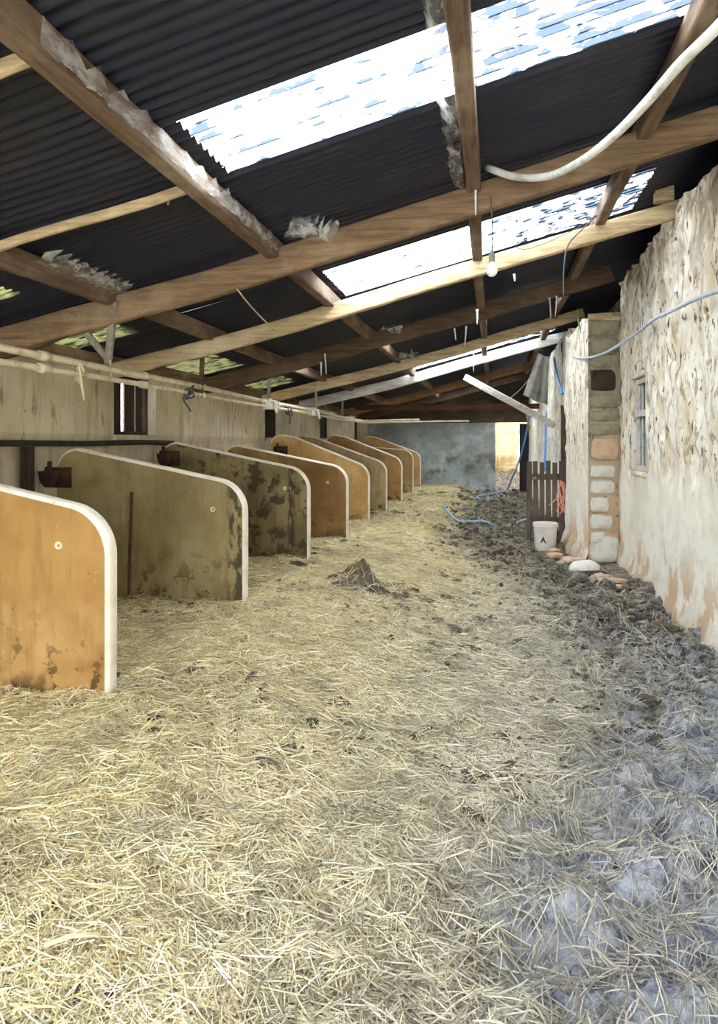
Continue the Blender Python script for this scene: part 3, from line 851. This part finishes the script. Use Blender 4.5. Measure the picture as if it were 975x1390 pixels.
# window_5: two-sash frame with panes
win = empty('window_5', (XR + .12, (a + b_) / 2, c)); struct(win)
x0, x1 = XR + .045, XR + .11
zm = 1.80
fr = [box(x0, x1, a, a + .07, c, d), box(x0, x1, b_ - .07, b_, c, d), box(x0, x1, a + .07, b_ - .07, d - .06, d), box(x0, x1, a + .07, b_ - .07, c, c + .06), box(x0 - .02, x1, a + .07, b_ - .07, zm - .03, zm + .03)]
obj('window_frame', *join(*fr), M['frame_paint'], win, (x0, a, c))
obj('glazing_bar', *join(box(x0 + .02, x1 - .02, 7.90, 7.925, zm + .03, d - .06), box(x0 + .02, x1 - .02, 7.90, 7.925, c + .06, zm - .03)), M['frame_paint'], win, (x0, 7.77, c))
for (ya, yb, za, zb_) in ((a + .07, 7.90, zm + .03, d - .06), (7.925, b_ - .07, zm + .03, d - .06), (a + .07, 7.90, c + .06, zm - .03), (7.925, b_ - .07, c + .06, zm - .03)):
    obj('pane', *box(x0 + .035, x0 + .041, ya, yb, za, zb_), M['glass'], win, (x0, ya, za))
obj('window_sill', *loft([(XR + .09, a - .02, c - .015), (XR + .09, b_ + .02, c - .015)], rrect(.12, .05, .01)), M['pier'], win, (XR, a, c))

# ---- pier (end of the thicker wall) and wall beyond, angled slightly inwards
PX0, PYF = 1.17, 8.86


def sec2_fn(U, W):
    t = (U - PYF) / (10.32 - PYF)
    x = PX0 + (1.02 - PX0) * t + .02 * fbm(U * 2, W * 2, 3, 171) + .03 * fbm(U * 8, W * 5, 3, 181)
    x = x - .08 * sstep(.3, 0, W)
    top = 3.0 + .12 * fbm(U * 3, 0 * U, 3, 5)
    return x, U, np.where(W > 2.8, 2.8 + (W - 2.8) / .3 * (top - 2.8), W)


v, f = wall_sheet(0, 60, 110, PYF, 10.32, -.1, 3.1, [], sec2_fn)
tp = sec2_fn(np.linspace(PYF, 10.32, 40), np.full(40, 3.1))
tv = [(tp[0][k], tp[1][k], tp[2][k]) for k in range(40)] + [(1.9, tp[1][k], tp[2][k]) for k in range(40)]
tf = [(k, k + 1, 41 + k, 40 + k) for k in range(39)]
endw = box(1.03, 1.9, 10.30, 10.32, -.1, 2.95)


def sec3_fn(U, W):
    x = 1.06 + .02 * fbm(U * 2, W * 2, 3, 271) + .03 * fbm(U * 7, W * 4, 3, 281)
    return x, U, W


v3, f3 = wall_sheet(0, 150, 80, 11.25, 21.6, -.1, 3.1, [], sec3_fn)
o = obj('wall_pier_side', *join((v, f), (tv, tf), endw, (v3, f3), box(1.07, 1.9, 11.24, 11.26, -.1, 3.1), box(1.07, 1.9, 10.3, 11.3, 2.05, 3.1)), M['wall_right'], smooth=False); struct(o)
# pier face looking at the camera
def pier_fn(U, W):
    return U, PYF + .04 * fbm(U * 5, W * 5, 3, 371) + .02 * fbm(U * 16, W * 16, 2, 375), W


v, f = wall_sheet(0, 26, 170, PX0 - .03, 1.56, -.1, 3.05, [], pier_fn)
tv, tf = box(1.1, 1.6, PYF + .02, PYF + .3, 2.98, 3.05)
o = obj('column_pier', *join((v, f)), M['pier'], smooth=True); struct(o)
# its exposed stones, quoins up the corner
st = random.Random(4)
z = .05
qs = [(.07, .36, 'stone_pale', .5), (.30, .16, 'stone_pale', .18), (.47, .2, 'stone_pale', .26), (.68, .2, 'stone_pale', .22), (.90, .18, 'stone_pale', .3), (1.10, .16, 'stone_pale', .3), (1.30, .30, 'stone_pink', .33),
      (1.60, .16, 'stone_grey', .36), (1.77, .14, 'stone_grey', .34), (1.93, .18, 'stone_grey', .33), (2.13, .28, 'stone_dark', .30), (2.42, .16, 'stone_grey', .36), (2.58, .2, 'stone_grey', .34), (2.8, .2, 'stone_grey', .36)]
for k, (zz, hh, mt, ww) in enumerate(qs):
    w2 = ww if ww < .34 else .34
    cx_ = PX0 - .01 + w2 / 2
    v, f = rock((cx_, PYF + .015, zz + hh / 2 - .03), w2 / 2 * .98, .055, hh / 2 * .92, 100 + k, .13, 3, .42)
    s_ = obj('quoin_stone', v, f, M[mt], o, (cx_, PYF, zz), True)
    s_['label'] = {'stone_pale': 'pale grey quoin stone', 'stone_pink': 'pinkish quoin stone', 'stone_grey': 'olive grey quoin stone', 'stone_dark': 'dark hollow stone'}[mt]
o2 = obj('timber_pad', *loft([(1.14, PYF - .03, 2.99), (1.56, PYF - .03, 2.96)], rrect(.14, .05, .01)), M['rafter_tan'], loc=(1.3, PYF, 2.96))
tag(o2, 'short tan timber pad on top of the stone pier', 'timber')
# brown door frame in the doorway past the pier
o = obj('door_1', *join(box(1.04, 1.16, 11.12, 11.24, 0, 2.06), box(1.16, 1.24, 10.4, 11.2, 0, 2.05)), M['rafter_dark'], loc=(1.1, 11.1, 0)); struct(o)

# ---- far wall, header boards, yard beyond
v, f = wall_sheet(0, 60, 40, XL - .1, .1, -.1, 2.1, [], lambda U, W: (U, 21.5 + .015 * fbm(U * 2, W * 2, 3, 471), W))
o = obj('wall_far', *join((v, f), box(.07, .1, 21.5, 21.75, -.1, 2.1), box(XL, .1, 21.74, 21.76, -.1, 2.1)), M['wall_far']); struct(o)
hb = []
zz = 2.08
k = 0
while zz < 3.5:
    xl = max(-3.8, (zz - 3.1) / .2575)
    hb.append(box(-3.9, 1.6, 21.40 + .03 * (k % 2), 21.44 + .03 * (k % 2), zz, zz + .17)); zz += .165; k += 1
o = obj('wall_gable', *join(*hb), M['board_far'], loc=(0, 21.4, 2.08)); struct(o)
o = obj('door_2', *join(box(.80, 1.15, 21.3, 21.36, .0, 2.04), box(.80, 1.15, 21.27, 21.3, .3, .42), box(.80, 1.15, 21.27, 21.3, 1.6, 1.72)), M['black_paint'], loc=(.95, 21.3, 0)); struct(o)
o = obj('wall_yard', *box(-3, 5, 28.0, 28.2, -.2, 3.2), M['block'], loc=(0, 28, 0)); struct(o)
o = obj('standpipe', *join(tube([(1.0, 27.6, .25), (1.0, 27.6, 1.75)], .05, 10), lathe([(.09, 0), (.09, .12), (0, .13)], 12, (1.0, 27.6, 1.7))), M['white_metal'], loc=(1.0, 27.6, .25), smooth=True)
tag(o, 'pale standpipe in front of the yellow block wall past the doorway', 'pipe')
o = obj('wall_yard_roof', *join(box(-3, 5, 22.2, 27.55, 3.5, 3.6), box(-3.2, -3, 21.8, 28.2, -.2, 3.6), box(5, 5.2, 21.8, 28.2, -.2, 3.6)), M['board_far'], loc=(0, 25, 3.5)); struct(o)  # added roof and side walls that shade the yard's block wall
# wall behind the camera; its big open doorway is added to let daylight in
o = obj('wall_back', *join(box(-4.1, -2.3, -5.15, -5, -.1, 2.5), box(1.2, 2.1, -5.15, -5, -.1, 3.6), box(-4.1, 2.1, -5.15, -5, 2.35, 3.0)), M['wall_left']); struct(o)

# ------------------------------------------------------------------ milk pipes and hangers
def pipe_path(dz, sag, end):
    p = []
    for y in np.linspace(-2.5, 15.4, 26):
        x = -2.7 - .012 * max(0, y - 3)
        z = 2.045 - dz - .0055 * max(0, y - 2) * (1 if dz == 0 else .35) + .006 * math.sin(y * 1.3 + dz * 9)
        p.append((x, float(y), z))
    l = p[-1]
    p += [(l[0] + .05, l[1] + .25, l[2]), (l[0] + .3, l[1] + .35, l[2] + .01), (end, l[1] + .4, l[2] + .03)]
    return p


PIPES = []
for dz, end, lb, nm in ((0, -1.6, 'upper of the two cream milk pipes above the stalls', 'milk_pipe'), (.088, -.5, 'lower of the two cream milk pipes above the stalls', 'milk_pipe')):
    pp = pipe_path(dz, 0, end)
    o = obj(nm, *tube(pp, .024 if dz == 0 else .02, 10, 2), M['pipe'], loc=(-2.7, 5, 2.0 - dz), smooth=True)
    tag(o, lb, 'pipe', 'milk pipes'); PIPES.append((o, pp))
    for y in (3.9, 5.2, 6.4, 8.9):
        q = [np.interp(y, [a[1] for a in pp[:26]], [a[k] for a in pp[:26]]) for k in range(3)]
        obj('coupling', *tube([(q[0], y - .05, q[2]), (q[0], y + .05, q[2])], .031, 10), M['pipe'], o, tuple(q), True)


def pq(i, y):
    pp = PIPES[i][1][:26]
    return tuple(float(np.interp(y, [a[1] for a in pp], [a[k] for a in pp])) for k in range(3))


# white taps on the pipes
for y, lb in ((8.45, 'white milk tap cluster on the pipes by the third rafter'), (10.8, 'white milk tap on the pipes by the fourth rafter')):
    a, b_ = pq(0, y), pq(1, y)
    o = empty('milk_tap', (a[0], y, b_[2])); tag(o, lb, 'tap', 'milk taps')
    obj('tap_body', *box(a[0] - .045, a[0] + .05, y - .06, y + .06, b_[2] - .03, a[2] + .04), M['white_metal'], o, (a[0], y, a[2]))
    obj('end_plate', *box(a[0] - .035, a[0] + .04, y + .22, y + .32, b_[2] - .02, a[2] + .03), M['white_metal'], o, (a[0], y + .22, a[2]))
    obj('spout', *tube([(a[0] + .05, y, a[2]), (a[0] + .1, y + .01, a[2] - .01), (a[0] + .12, y + .02, a[2] - .14)], .018, 8), M['white_metal'], o, (a[0], y, a[2]), True)
    obj('bar', *join(tube([(a[0] + .01, y + .05, a[2] + .02), (a[0] + .01, y + .25, a[2] + .02)], .014, 8)), M['white_metal'], o, (a[0], y, a[2]), True)

def hanger(name, top, bot, w, t, mt, label, wrap=True):
    o = obj(name, *loft([top, bot], rrect(w, t, .004), (0, 1, 0)), M[mt], loc=bot)
    tag(o, label, 'pipe hanger', 'wooden pipe hangers')
    return o


pa = pq(1, 4.75)
tp1 = at_y(156, 409, 4.53); bt = at_y(146, 497, 4.75)
h1 = hanger('pipe_hanger', tp1, bt, .05, .03, 'strut', 'upright grey wooden hanger from the nearest rafter to the pipes')
tp2 = at_y(95, 425, 4.53); bt2 = at_y(146, 487, 4.8)
h2 = hanger('pipe_hanger', tp2, bt2, .045, .03, 'strut', 'slanting grey wooden hanger beside the upright one on nearest rafter')
obj('wire_loop', *tube([(bt[0] + .03, bt[1] - .02, bt[2] + .06), (bt[0] + .06, bt[1] - .06, bt[2] - .01), (bt[0] + .04, bt[1] - .03, bt[2] - .1), (bt[0] - .02, bt[1] + .02, bt[2] - .06), (bt[0] - .01, bt[1] + .03, bt[2] + .03)], .008, 6), M['twine_pale'], h1, bt, True)
for y, nm, lb in ((6.35, 'rafter_dark', 'dark thin hanger from the pale tan rafter to the pipes'), (8.5, 'strut', 'grey hanger from the dark third rafter to the taps'), (11.02, 'strut', 'grey hanger from the light tan fourth rafter to the pipes'), (13.2, 'strut', 'grey hanger from the whitish rafter to the pipes')):
    q = pq(1, y); x = q[0]
    hanger('pipe_hanger', (x + .02, y, float(zr(x)) + .1), (x, y, q[2] - .02), .04, .03, nm, lb)
for y, lb in ((6.05, 'dark twine bundle tied round the pipes near the second rafter'), (4.3, 'pale twine knot tied round the pipes near the nearest rafter'), (9.4, 'dark twine knot on the pipes beyond the taps')):
    q = pq(0, y); r = random.Random(int(y * 10))
    pts = [(q[0] + r.uniform(-.05, .05), q[1] + r.uniform(-.06, .06), q[2] - .05 + r.uniform(-.09, .06)) for _ in range(16)]
    o = obj('twine_bundle', *tube(pts + [(q[0] + .03, q[1], q[2] - .25)], .009, 6, 5), M['twine_pale'] if y == 4.3 else M['wire'], loc=q, smooth=True)
    tag(o, lb, 'twine', 'twine on the pipes')

# ------------------------------------------------------------------ hanging bulb
bp_ = at_y(668, 365, 4.5)
o = empty('hanging_bulb', bp_); tag(o, 'clear light bulb hanging on a cord from the nearest rafter', 'light bulb')
bx, by, bz = bp_
obj('bulb_glass', *lathe([(0, -.05), (.018, -.046), (.032, -.03), (.037, -.008), (.032, .014), (.02, .034), (.015, .048)], 18, (bx, by, bz)), M['bulb'], o, bp_, True)
obj('lamp_holder', *lathe([(.014, .04), (.019, .045), (.019, .09), (.013, .1), (.006, .12), (0, .121)], 14, (bx, by, bz)), M['strut'], o, bp_, True)
obj('cord', *tube([(bx, by, bz + .11), (bx + .004, by, bz + .22), (bx - .006, by + .01, float(zr(bx)) + .06)], .0045, 6), M['wire'], o, bp_, True)
fz = float(zr(bx)) + .0

# ------------------------------------------------------------------ hoses and wires
def hose(name, pts, r, mt, label, cat='hose', seg=10, sub=7, scale=None):
    o = obj(name, *tube(pts, r, seg, sub, scale), M[mt], loc=pts[0], smooth=True)
    return tag(o, label, cat)


hp = [(662, 228, 4.48), (700, 240, 4.35), (745, 239, 4.1), (790, 218, 3.8), (835, 183, 3.5), (880, 137, 3.2), (925, 85, 2.95), (975, 36, 2.75), (1040, -40, 2.6)]
hpts = [at_y(u, v, y) for u, v, y in hp]
hose('loose_hose', hpts, .022, 'hose_white', 'thick dusty white hose looping below the roof at upper right')
gp = [(772, 483), (790, 486), (808, 484), (826, 477), (842, 467), (860, 455), (880, 440), (892, 431), (912, 422), (940, 408), (975, 395), (1030, 380)]
gpts = [at_x(u, v, 1.14) if u < 800 else at_x(u, v, 1.10 + .30 * min(1, (u - 800) / 60)) for u, v in gp]
gpts[:2] = [at_x(772, 483, 1.07), at_x(790, 486, 1.09)]
hose('wall_hose', gpts, .016, 'hose_grey', 'pale grey hose strung along the flaking right wall above the window')
# blue hose from the tie beam to a coil on the floor
z0 = .05
bl = [at_y(720, 562, 16.7), at_y(712, 600, 16.9), at_y(704, 628, 17.2), at_y(695, 650, 17.6), at_z(688, 665, .1), at_z(672, 674, .06), at_z(655, 678, .07), at_z(648, 674, .06), at_z(662, 671, .06), at_z(680, 668, .07), at_z(700, 664, .06), at_z(716, 660, .06)]
hose('water_hose', bl, .022, 'hose_blue', 'bright blue hose hanging from tie beam into a coil before far wall')
hose('rope', [at_y(714, 552, 16.42), at_y(716, 570, 16.5), at_y(719, 582, 16.62)], .02, 'rope_brown', 'short brown rope tied to the tie beam end, holding the blue hose', 'rope')
b2 = [(603, 703), (620, 708), (640, 711), (658, 712), (678, 711), (700, 708), (716, 702)]
b2p = []
for u, v in b2:
    q = at_z(u, v, .05); b2p.append((q[0], q[1], float(floor_z(q[0], q[1])) + .075))
hose('floor_hose', b2p, .024, 'blue_pale', 'faded blue hose lying across the muddy passage before the gate')
hose('water_pipe', [at_x(741, 560, 1.03), at_x(741, 600, 1.02), at_x(740, 640, 1.0)], .022, 'hose_blue', 'blue water pipe running down the wall behind the gate', 'pipe')
hose('hose_offcut', [at_x(752, 486, 1.0), at_x(757, 512, 1.0), at_x(764, 534, .99)], .022, 'hose_blue', 'short blue hose piece on the wall above the doorway')
hose('electric_wire', [at_y(865, 262, 6.2), at_y(840, 282, 6.15), at_y(812, 292, 6.1), at_y(790, 312, 6.05), at_y(772, 332, 6.0), at_y(766, 360, 6.0), at_y(765, 402, 6.0)], .006, 'wire', 'dark wire drooping from the pale tan rafter by the pier', 'wire', 6)
hose('thin_wire', [at_y(812, 290, 6.2), at_y(790, 306, 6.2), at_y(750, 326, 6.2), at_y(715, 338, 6.2), at_y(700, 335, 6.2)], .0035, 'wire', 'very thin wire sagging along the face of the pale tan rafter', 'wire', 5)
hose('loose_twine', [at_y(322, 392, 4.55), at_y(334, 408, 4.7), at_y(352, 428, 5.2), at_y(373, 448, 5.9)], .006, 'twine_pale', 'frayed pale twine hanging between nearest and second rafters', 'twine', 6)
hose('straw_wisp', [at_y(231, 240, 3.55), at_y(231, 258, 3.5), at_y(228, 278, 3.5)], .007, 'twine_pale', 'short straw wisp dangling from the big purlin at upper left', 'straw', 6)
hose('tie_wire', [at_y(718, 515, 16.3), at_y(705, 530, 16.3), at_y(692, 541, 16.3)], .012, 'web', 'pale wire slanting above the tie beam', 'wire', 6)

# dusty cobweb strands
CW = [((645, 232), (646, 292), 4.5, 'cobweb strand hanging from middle purlin by the nearest rafter'), ((643, 455), (643, 505), 13.0, 'white cobweb strand between the light tan and white rafters'), ((617, 446), (619, 462), 8.3, 'cobweb drip under the dark rafter'),
      ((633, 443), (631, 470), 8.35, 'bright cobweb drip on the dark rafter at middle purlin'), ((698, 372), (699, 382), 6.2, 'tiny cobweb tuft below the pale tan rafter right of bulb'), ((746, 404), (748, 432), 8.3, 'cobweb strand hanging by the wall at the dark rafter end'),
      ((756, 402), (754, 430), 8.3, 'cobweb strand nearest the pier top'), ((441, 480), (443, 508), 8.3, 'small white cobweb drip under the left half of dark rafter'), ((436, 492), (436, 510), 8.3, 'thin cobweb drip beside the one under dark rafter'), ((558, 470), (560, 485), 10.9, 'cobweb thread above the skylight strip'),
      ((648, 420), (648, 440), 6.25, 'cobweb thread under the pale tan rafter at middle purlin')]
for (a, b_, y, lb) in CW:
    p, q = at_y(*a, y), at_y(*b_, y)
    mid = ((p[0] + q[0]) / 2 + .002, y, (p[2] + q[2]) / 2)
    pth = catmull([p, mid, q], 6)
    sc = [1.6, 1.2, 1, .9, 1.1, .9, .8, .9, .8, .7, .7, .6, .4]
    v, f = loft(pth, [(.009 * math.cos(k * 1.047), .009 * math.sin(k * 1.047)) for k in range(6)], (0, 1, 0), sc)
    o = obj('cobweb_strand', v, f, M['web'], loc=p, smooth=True)
    tag(o, lb, 'cobweb', 'cobweb strands')


def veil(name, p, q, drop, label, seed, n=14, m_=6):
    """torn web stretched from a line p-q out to a second line q + drop"""
    V, Fc = [], []
    p, q, d = np.array(p), np.array(q), np.array(drop)
    r = random.Random(seed)
    ln = [.35 + .65 * abs(math.sin(i * 1.7 + seed)) for i in range(n + 1)]
    for i in range(n + 1):
        for j in range(m_ + 1):
            t = j / m_ * ln[i]
            w = p + (q - p) * i / n + d * t + np.array([0, 0, -.03 * math.sin(math.pi * j / m_)])
            V.append(tuple(w + np.array([r.uniform(-.006, .006) for _ in range(3)])))
    for i in range(n):
        for j in range(m_):
            a = i * (m_ + 1) + j
            Fc.append((a, a + 1, a + m_ + 2, a + m_ + 1))
    o = obj(name, V, Fc, M['veil'], loc=tuple(p), smooth=True)
    return tag(o, label, 'cobweb', 'cobweb veils', 'stuff')


px = -1.41; pz = float(zr(px)) + .18
veil('cobweb', (px + .004, 2.0, pz - .04), (px + .004, 4.5, pz - .04), (.015, 0, .10), 'dusty cobweb along the skylight side of the big left purlin', 1, 30)
veil('cobweb', (-1.3, 4.3, pz + .0), (-1.05, 4.55, pz + .02), (.1, -.1, .13), 'grey cobweb where the big left purlin meets the nearest rafter', 2)
veil('cobweb', (-.17, 2.3, float(zr(-.17)) + .17), (-.17, 4.5, float(zr(-.17)) + .17), (-.12, 0, .1), 'cobweb on the left side of the middle purlin', 3, 30)
veil('cobweb', (-1.41, 8.55, pz), (-1.1, 8.4, pz), (.1, -.15, .1), 'white cobweb in front of the dark rafter under left purlin', 4)
veil('cobweb', (-2.6, 3.6, float(zr(-2.6)) + .2), (-2.6, 4.5, float(zr(-2.6)) + .2), (.2, 0, .06), 'grey cobweb over the lowest purlin by the left eaves', 6, 20)
veil('cobweb', (-1.41, 10.9, pz), (-1.1, 10.9, pz), (0, -.25, .08), 'white cobweb below left purlin at the light tan rafter', 7)

# ------------------------------------------------------------------ gate, bucket, twine
gy = 10.42
g = empty('picket_gate', (.75, gy, .0)); tag(g, 'weathered dark wooden picket gate standing open by right wall', 'gate')
gx0, gx1 = at_y(715, 700, gy)[0], at_y(768, 700, gy)[0]
nP = 6; stp = (gx1 - gx0) / nP
for k in range(nP):
    x = gx0 + stp * k; w = stp * (.74 if k not in (0, 5) else .86)
    zt = 1.22 + .012 * math.sin(k * 2.7); zb = .03 + (.22 if k in (1, 2, 3, 4) else 0) + .01 * math.sin(k)
    v, f = loft([(x + w / 2, gy, zb), (x + w / 2 + .004 * math.sin(k), gy, (zb + zt) / 2), (x + w / 2, gy, zt)], rrect(w, .024, .004), (0, 1, 0), jit=.002, seed=k)
    obj('picket', v, f, M['gate'], g, (x + w / 2, gy, zb))
for z in (.38, 1.0):
    obj('rail', *loft([(gx0 + .01, gy + .035, z), (gx1, gy + .035, z)], rrect(.03, .09, .006)), M['gate'], g, (gx0, gy, z))
obj('latch_knob', *lathe([(0, -.02), (.025, -.015), (.03, 0), (.02, .02), (0, .025)], 12, (gx0 + .11, gy - .03, .98)), M['rafter_orange'], g, (gx0 + .1, gy, .98), True)
r = random.Random(9)
c0 = at_y(762, 676, gy - .06)
tw = [(c0[0] + .05 * math.cos(k * 1.9) + r.uniform(-.02, .02), gy - .07 + r.uniform(-.02, .02), c0[2] + .22 * math.sin(k * 1.3) + r.uniform(-.04, .04)) for k in range(14)]
o = obj('baler_twine', *tube(tw, .008, 6, 6), M['twine'], loc=c0, smooth=True); tag(o, 'pinkish orange baler twine tangled on the picket gate', 'twine')
o = obj('gate_stick', *tube([at_y(745, 686, gy - .06), at_y(762, 672, gy - .08)], .008, 6), M['twine_pale'], loc=c0, smooth=True); tag(o, 'thin pale stick caught across the gate pickets', 'stick')

bkx, bky = at_z(740, 747, .0)[:2]
bky -= .05
bz0 = float(floor_z(bkx, bky)) - .02
g = empty('bucket', (bkx, bky, bz0)); tag(g, 'dirty white plastic bucket standing in front of the picket gate', 'bucket')
obj('bucket_body', *lathe([(0, .012), (.135, .0), (.14, .02), (.162, .36), (.166, .37), (.166, .385), (.157, .385), (.15, .36), (.13, .03), (0, .02)], 32, (bkx, bky, bz0)), M['plastic_white'], g, (bkx, bky, bz0), True)
obj('rim', *lathe([(.160, .335), (.170, .335), (.170, .35), (.160, .35)], 32, (bkx, bky, bz0)), M['plastic_white'], g, (bkx, bky, bz0), True)
obj('bail_handle', *tube([(bkx - .165, bky, bz0 + .34), (bkx - .17, bky + .09, bz0 + .25), (bkx - .08, bky + .185, bz0 + .2), (bkx + .08, bky + .185, bz0 + .2), (bkx + .17, bky + .09, bz0 + .25), (bkx + .165, bky, bz0 + .34)], .005, 6), M['wire'], g, (bkx, bky, bz0), True)
mv, mf = [], []
for k in range(13):
    t = k / 12; a = -2.1 + .55 * t
    hi_ = .115 + .10 * (1 - abs(t - .5) * 2); lo_ = .115 + .035 * (1 - min(1, abs(t - .5) * 3))
    for z in (lo_, (lo_ + hi_) / 2, hi_ + .002):
        rr = .138 + .022 * (z - .02) / .34 + .0045
        mv.append((bkx + rr * math.cos(a), bky + rr * math.sin(a), bz0 + z))
    if k: mf += [(3 * k - 3, 3 * k, 3 * k + 1, 3 * k - 2), (3 * k - 2, 3 * k + 1, 3 * k + 2, 3 * k - 1)]
mk = obj('printed_mark', mv, mf, M['mark'], g, (bkx, bky - .15, bz0 + .1)); mk['label'] = 'dark triangular mark'

# pale stone, rubble
q = at_z(794, 784, .0)
zz = float(floor_z(q[0], q[1]))
v, f = rock((q[0], q[1] + .1, zz + .06), .17, .13, .09, 31, .08, 3, .9)
o = obj('flat_stone', v, f, M['stone_dish'], loc=(q[0], q[1] + .1, zz), smooth=True); tag(o, 'pale rounded flat stone lying on dark dung by the pier', 'stone')
o = obj('dung_patch', *rock((q[0] + .06, q[1] - .02, zz + .005), .2, .1, .05, 33, .2, 3), M['dung'], loc=(q[0], q[1], zz), smooth=True); tag(o, 'dark wet dung pat under the edge of pale flat stone', 'dung')
r = random.Random(12)
kk = 0
for k in range(46):
    u = r.uniform(752, 790) if k % 2 else r.uniform(806, 842); v_ = (750 + (u - 752) * .36 if k % 2 else 776 + (u - 806) * .4) + r.uniform(0, 14)
    q = at_z(u, v_, .02)
    s = r.uniform(.035, .07)
    fz_ = float(floor_z(q[0], q[1]))
    v, f = rock((q[0], q[1], fz_ + s * .62), s * r.uniform(1, 1.7), s * r.uniform(.8, 1.2), s * .6, 300 + k, .22, 1)
    o = obj('rubble_stone', v, f, M['rubble'] if k % 3 else M['stone_pink'], loc=(q[0], q[1], fz_))
    tag(o, 'small piece of pinkish rubble strewn along the foot of the right wall by the pier', 'rubble', 'rubble pieces by the pier')

# sacking
A = np.linspace(0, 1, 18); B = np.linspace(0, 1, 24)
V, Fc = [], []
tl, tr_, blp, brp = at_y(731, 478, 12.6), at_y(745, 484, 12.3), at_y(711, 536, 12.6), at_y(743, 549, 12.3)
for j, bb in enumerate(B):
    for i, aa in enumerate(A):
        top = np.array(tl) * (1 - aa) + np.array(tr_) * aa; bot = np.array(blp) * (1 - aa) + np.array(brp) * aa
        p = top * (1 - bb) + bot * bb
        p = p + np.array([0, .05 * math.sin(aa * 11 + bb * 2) * (.3 + bb), -.02 * math.sin(aa * 3.14)])
        V.append(tuple(p))
for j in range(23):
    for i in range(17):
        a = j * 18 + i; Fc.append((a, a + 1, a + 19, a + 18))
o = obj('sack', V, Fc, M['sack'], loc=tl, smooth=True); tag(o, 'grey sacking hung from rafter ends against the right wall', 'sack')
sm = o.modifiers.new('thick', 'SOLIDIFY'); sm.thickness = .008
# fern on the pier side
fc = at_x(792, 450, 1.09)
V, Fc = [], []
for fr_ in range(4):
    dx, dy = -.06 + .01 * fr_, -.10 + .07 * fr_
    for k in range(9):
        t = k / 8
        c = np.array(fc) + np.array([dx * t - .02, dy * t, .30 * t * (1 - .25 * abs(fr_ - 1.5))])
        s = .045 * (1 - t) + .012
        for sg in (-1, 1):
            n0 = len(V)
            tip = c + np.array([-.01, sg * s, -.015 - .2 * s])
            V += [tuple(c + np.array([0, 0, .012])), tuple(c + np.array([-.003, 0, -.012])), tuple(tip)]
            V += [tuple((c + tip) / 2 + np.array([-.004, 0, .014]))]
            Fc += [(n0, n0 + 3, n0 + 2), (n0, n0 + 2, n0 + 1)]
o = obj('fern', V, Fc, M['fern'], loc=fc); tag(o, 'small bright green fern growing from the top of the pier wall', 'fern')

# dung heap on the straw
hc = at_z(500, 797, .17)
n = 90
xx = np.linspace(-.75, .75, n); yy = np.linspace(-.62, .62, n)
A, B = np.meshgrid(xx, yy)


def heap_h(A, B):
    hgt = +.13 * np.exp(-(((A + .10) / .15) ** 2 + ((B - .12) / .14) ** 2)) + .10 * np.exp(-(((A - .06) / .42) ** 2 + ((B + .02) / .28) ** 2)) + .05 * np.exp(-(((A + .36) / .16) ** 2 + ((B - .1) / .12) ** 2))
    return hgt + hgt * .9 * fbm(A * 8, B * 8, 3, 41) + .05 * fbm(A * 5, B * 5, 3, 43) * (hgt > .01) - .025


fzz = floor_z(A + hc[0], B + hc[1])
Z = fzz + heap_h(A, B)
V = np.stack([(A + hc[0]).ravel(), (B + hc[1]).ravel(), Z.ravel()], 1)
Fc = [(j * n + i, j * n + i + 1, j * n + n + i + 1, j * n + n + i) for j in range(n - 1) for i in range(n - 1)]
o = obj('dung_heap', V, Fc, M['dung'], loc=(hc[0], hc[1], .15), smooth=True); tag(o, 'dark heap of dung and wet straw lying on the straw floor', 'dung heap')


def heap_sampler(r, n):
    return hc[0] + r.normal(.02, .3, n), hc[1] + r.normal(0, .22, n), np.ones(n)


hs = straw_field('heap_straw', 500, heap_sampler, 'yellow straw stuck all over the dark dung heap', 5, lift=(0, .03), length=(.05, .16), colf=lambda r, x, y: YEL[r.integers(0, 4, len(x))] * .85,
                 zf=lambda x, y: floor_z(x, y) + np.maximum(0, heap_h(x - hc[0], y - hc[1])))
# one thick stalk leaning on the nearest divider, one lying in front
a, b_ = at_z(78, 968, .2), at_y(110, 931, 3.2)
o = obj('leaning_stalk', *tube([a, tuple((np.array(a) + b_) / 2), b_], .006, 6), M['twine_pale'], loc=a, smooth=True); tag(o, 'single thick straw stalk leaning on the nearest ochre divider', 'stalk')
a, b_ = at_z(60, 1283, .23), at_z(135, 1268, .23)
o = obj('flat_stalk', *loft([a, tuple((np.array(a) + b_) / 2 + np.array([0, 0, .01])), b_], rrect(.016, .006, .002)), M['twine_pale'], loc=a, smooth=True); tag(o, 'wide pale flattened stalk lying at the lower left', 'stalk')

# ------------------------------------------------------------------ light: overcast daylight through the roof sheets and open doors
SKY = 11.0
w = bpy.data.worlds.new('sky'); bpy.context.scene.world = w; w.use_nodes = True
bg = w.node_tree.nodes['Background']; bg.inputs['Color'].default_value = (.90, .95, 1.0, 1); bg.inputs['Strength'].default_value = SKY

# ------------------------------------------------------------------ camera
cd = bpy.data.cameras.new('camera'); cam = bpy.data.objects.new('camera', cd); COL.objects.link(cam)
cam.location = (0, 0, H); cam.rotation_euler = (math.pi / 2, 0, TH)
cd.sensor_fit = 'HORIZONTAL'; cd.sensor_width = 36; cd.lens = F / 975 * 36; cd.shift_y = -95 / 975
cd.clip_start = .05
sc = bpy.context.scene; sc.camera = cam
sc.view_settings.view_transform = 'Standard'; sc.view_settings.look = 'None'; sc.view_settings.gamma = 1
sc.view_settings.use_curve_mapping = False
sc.view_settings.exposure = 1.25
sc.cycles.max_bounces = 8; sc.cycles.diffuse_bounces = 5; sc.cycles.transparent_max_bounces = 12
sc.cycles.sample_clamp_indirect = 8.0
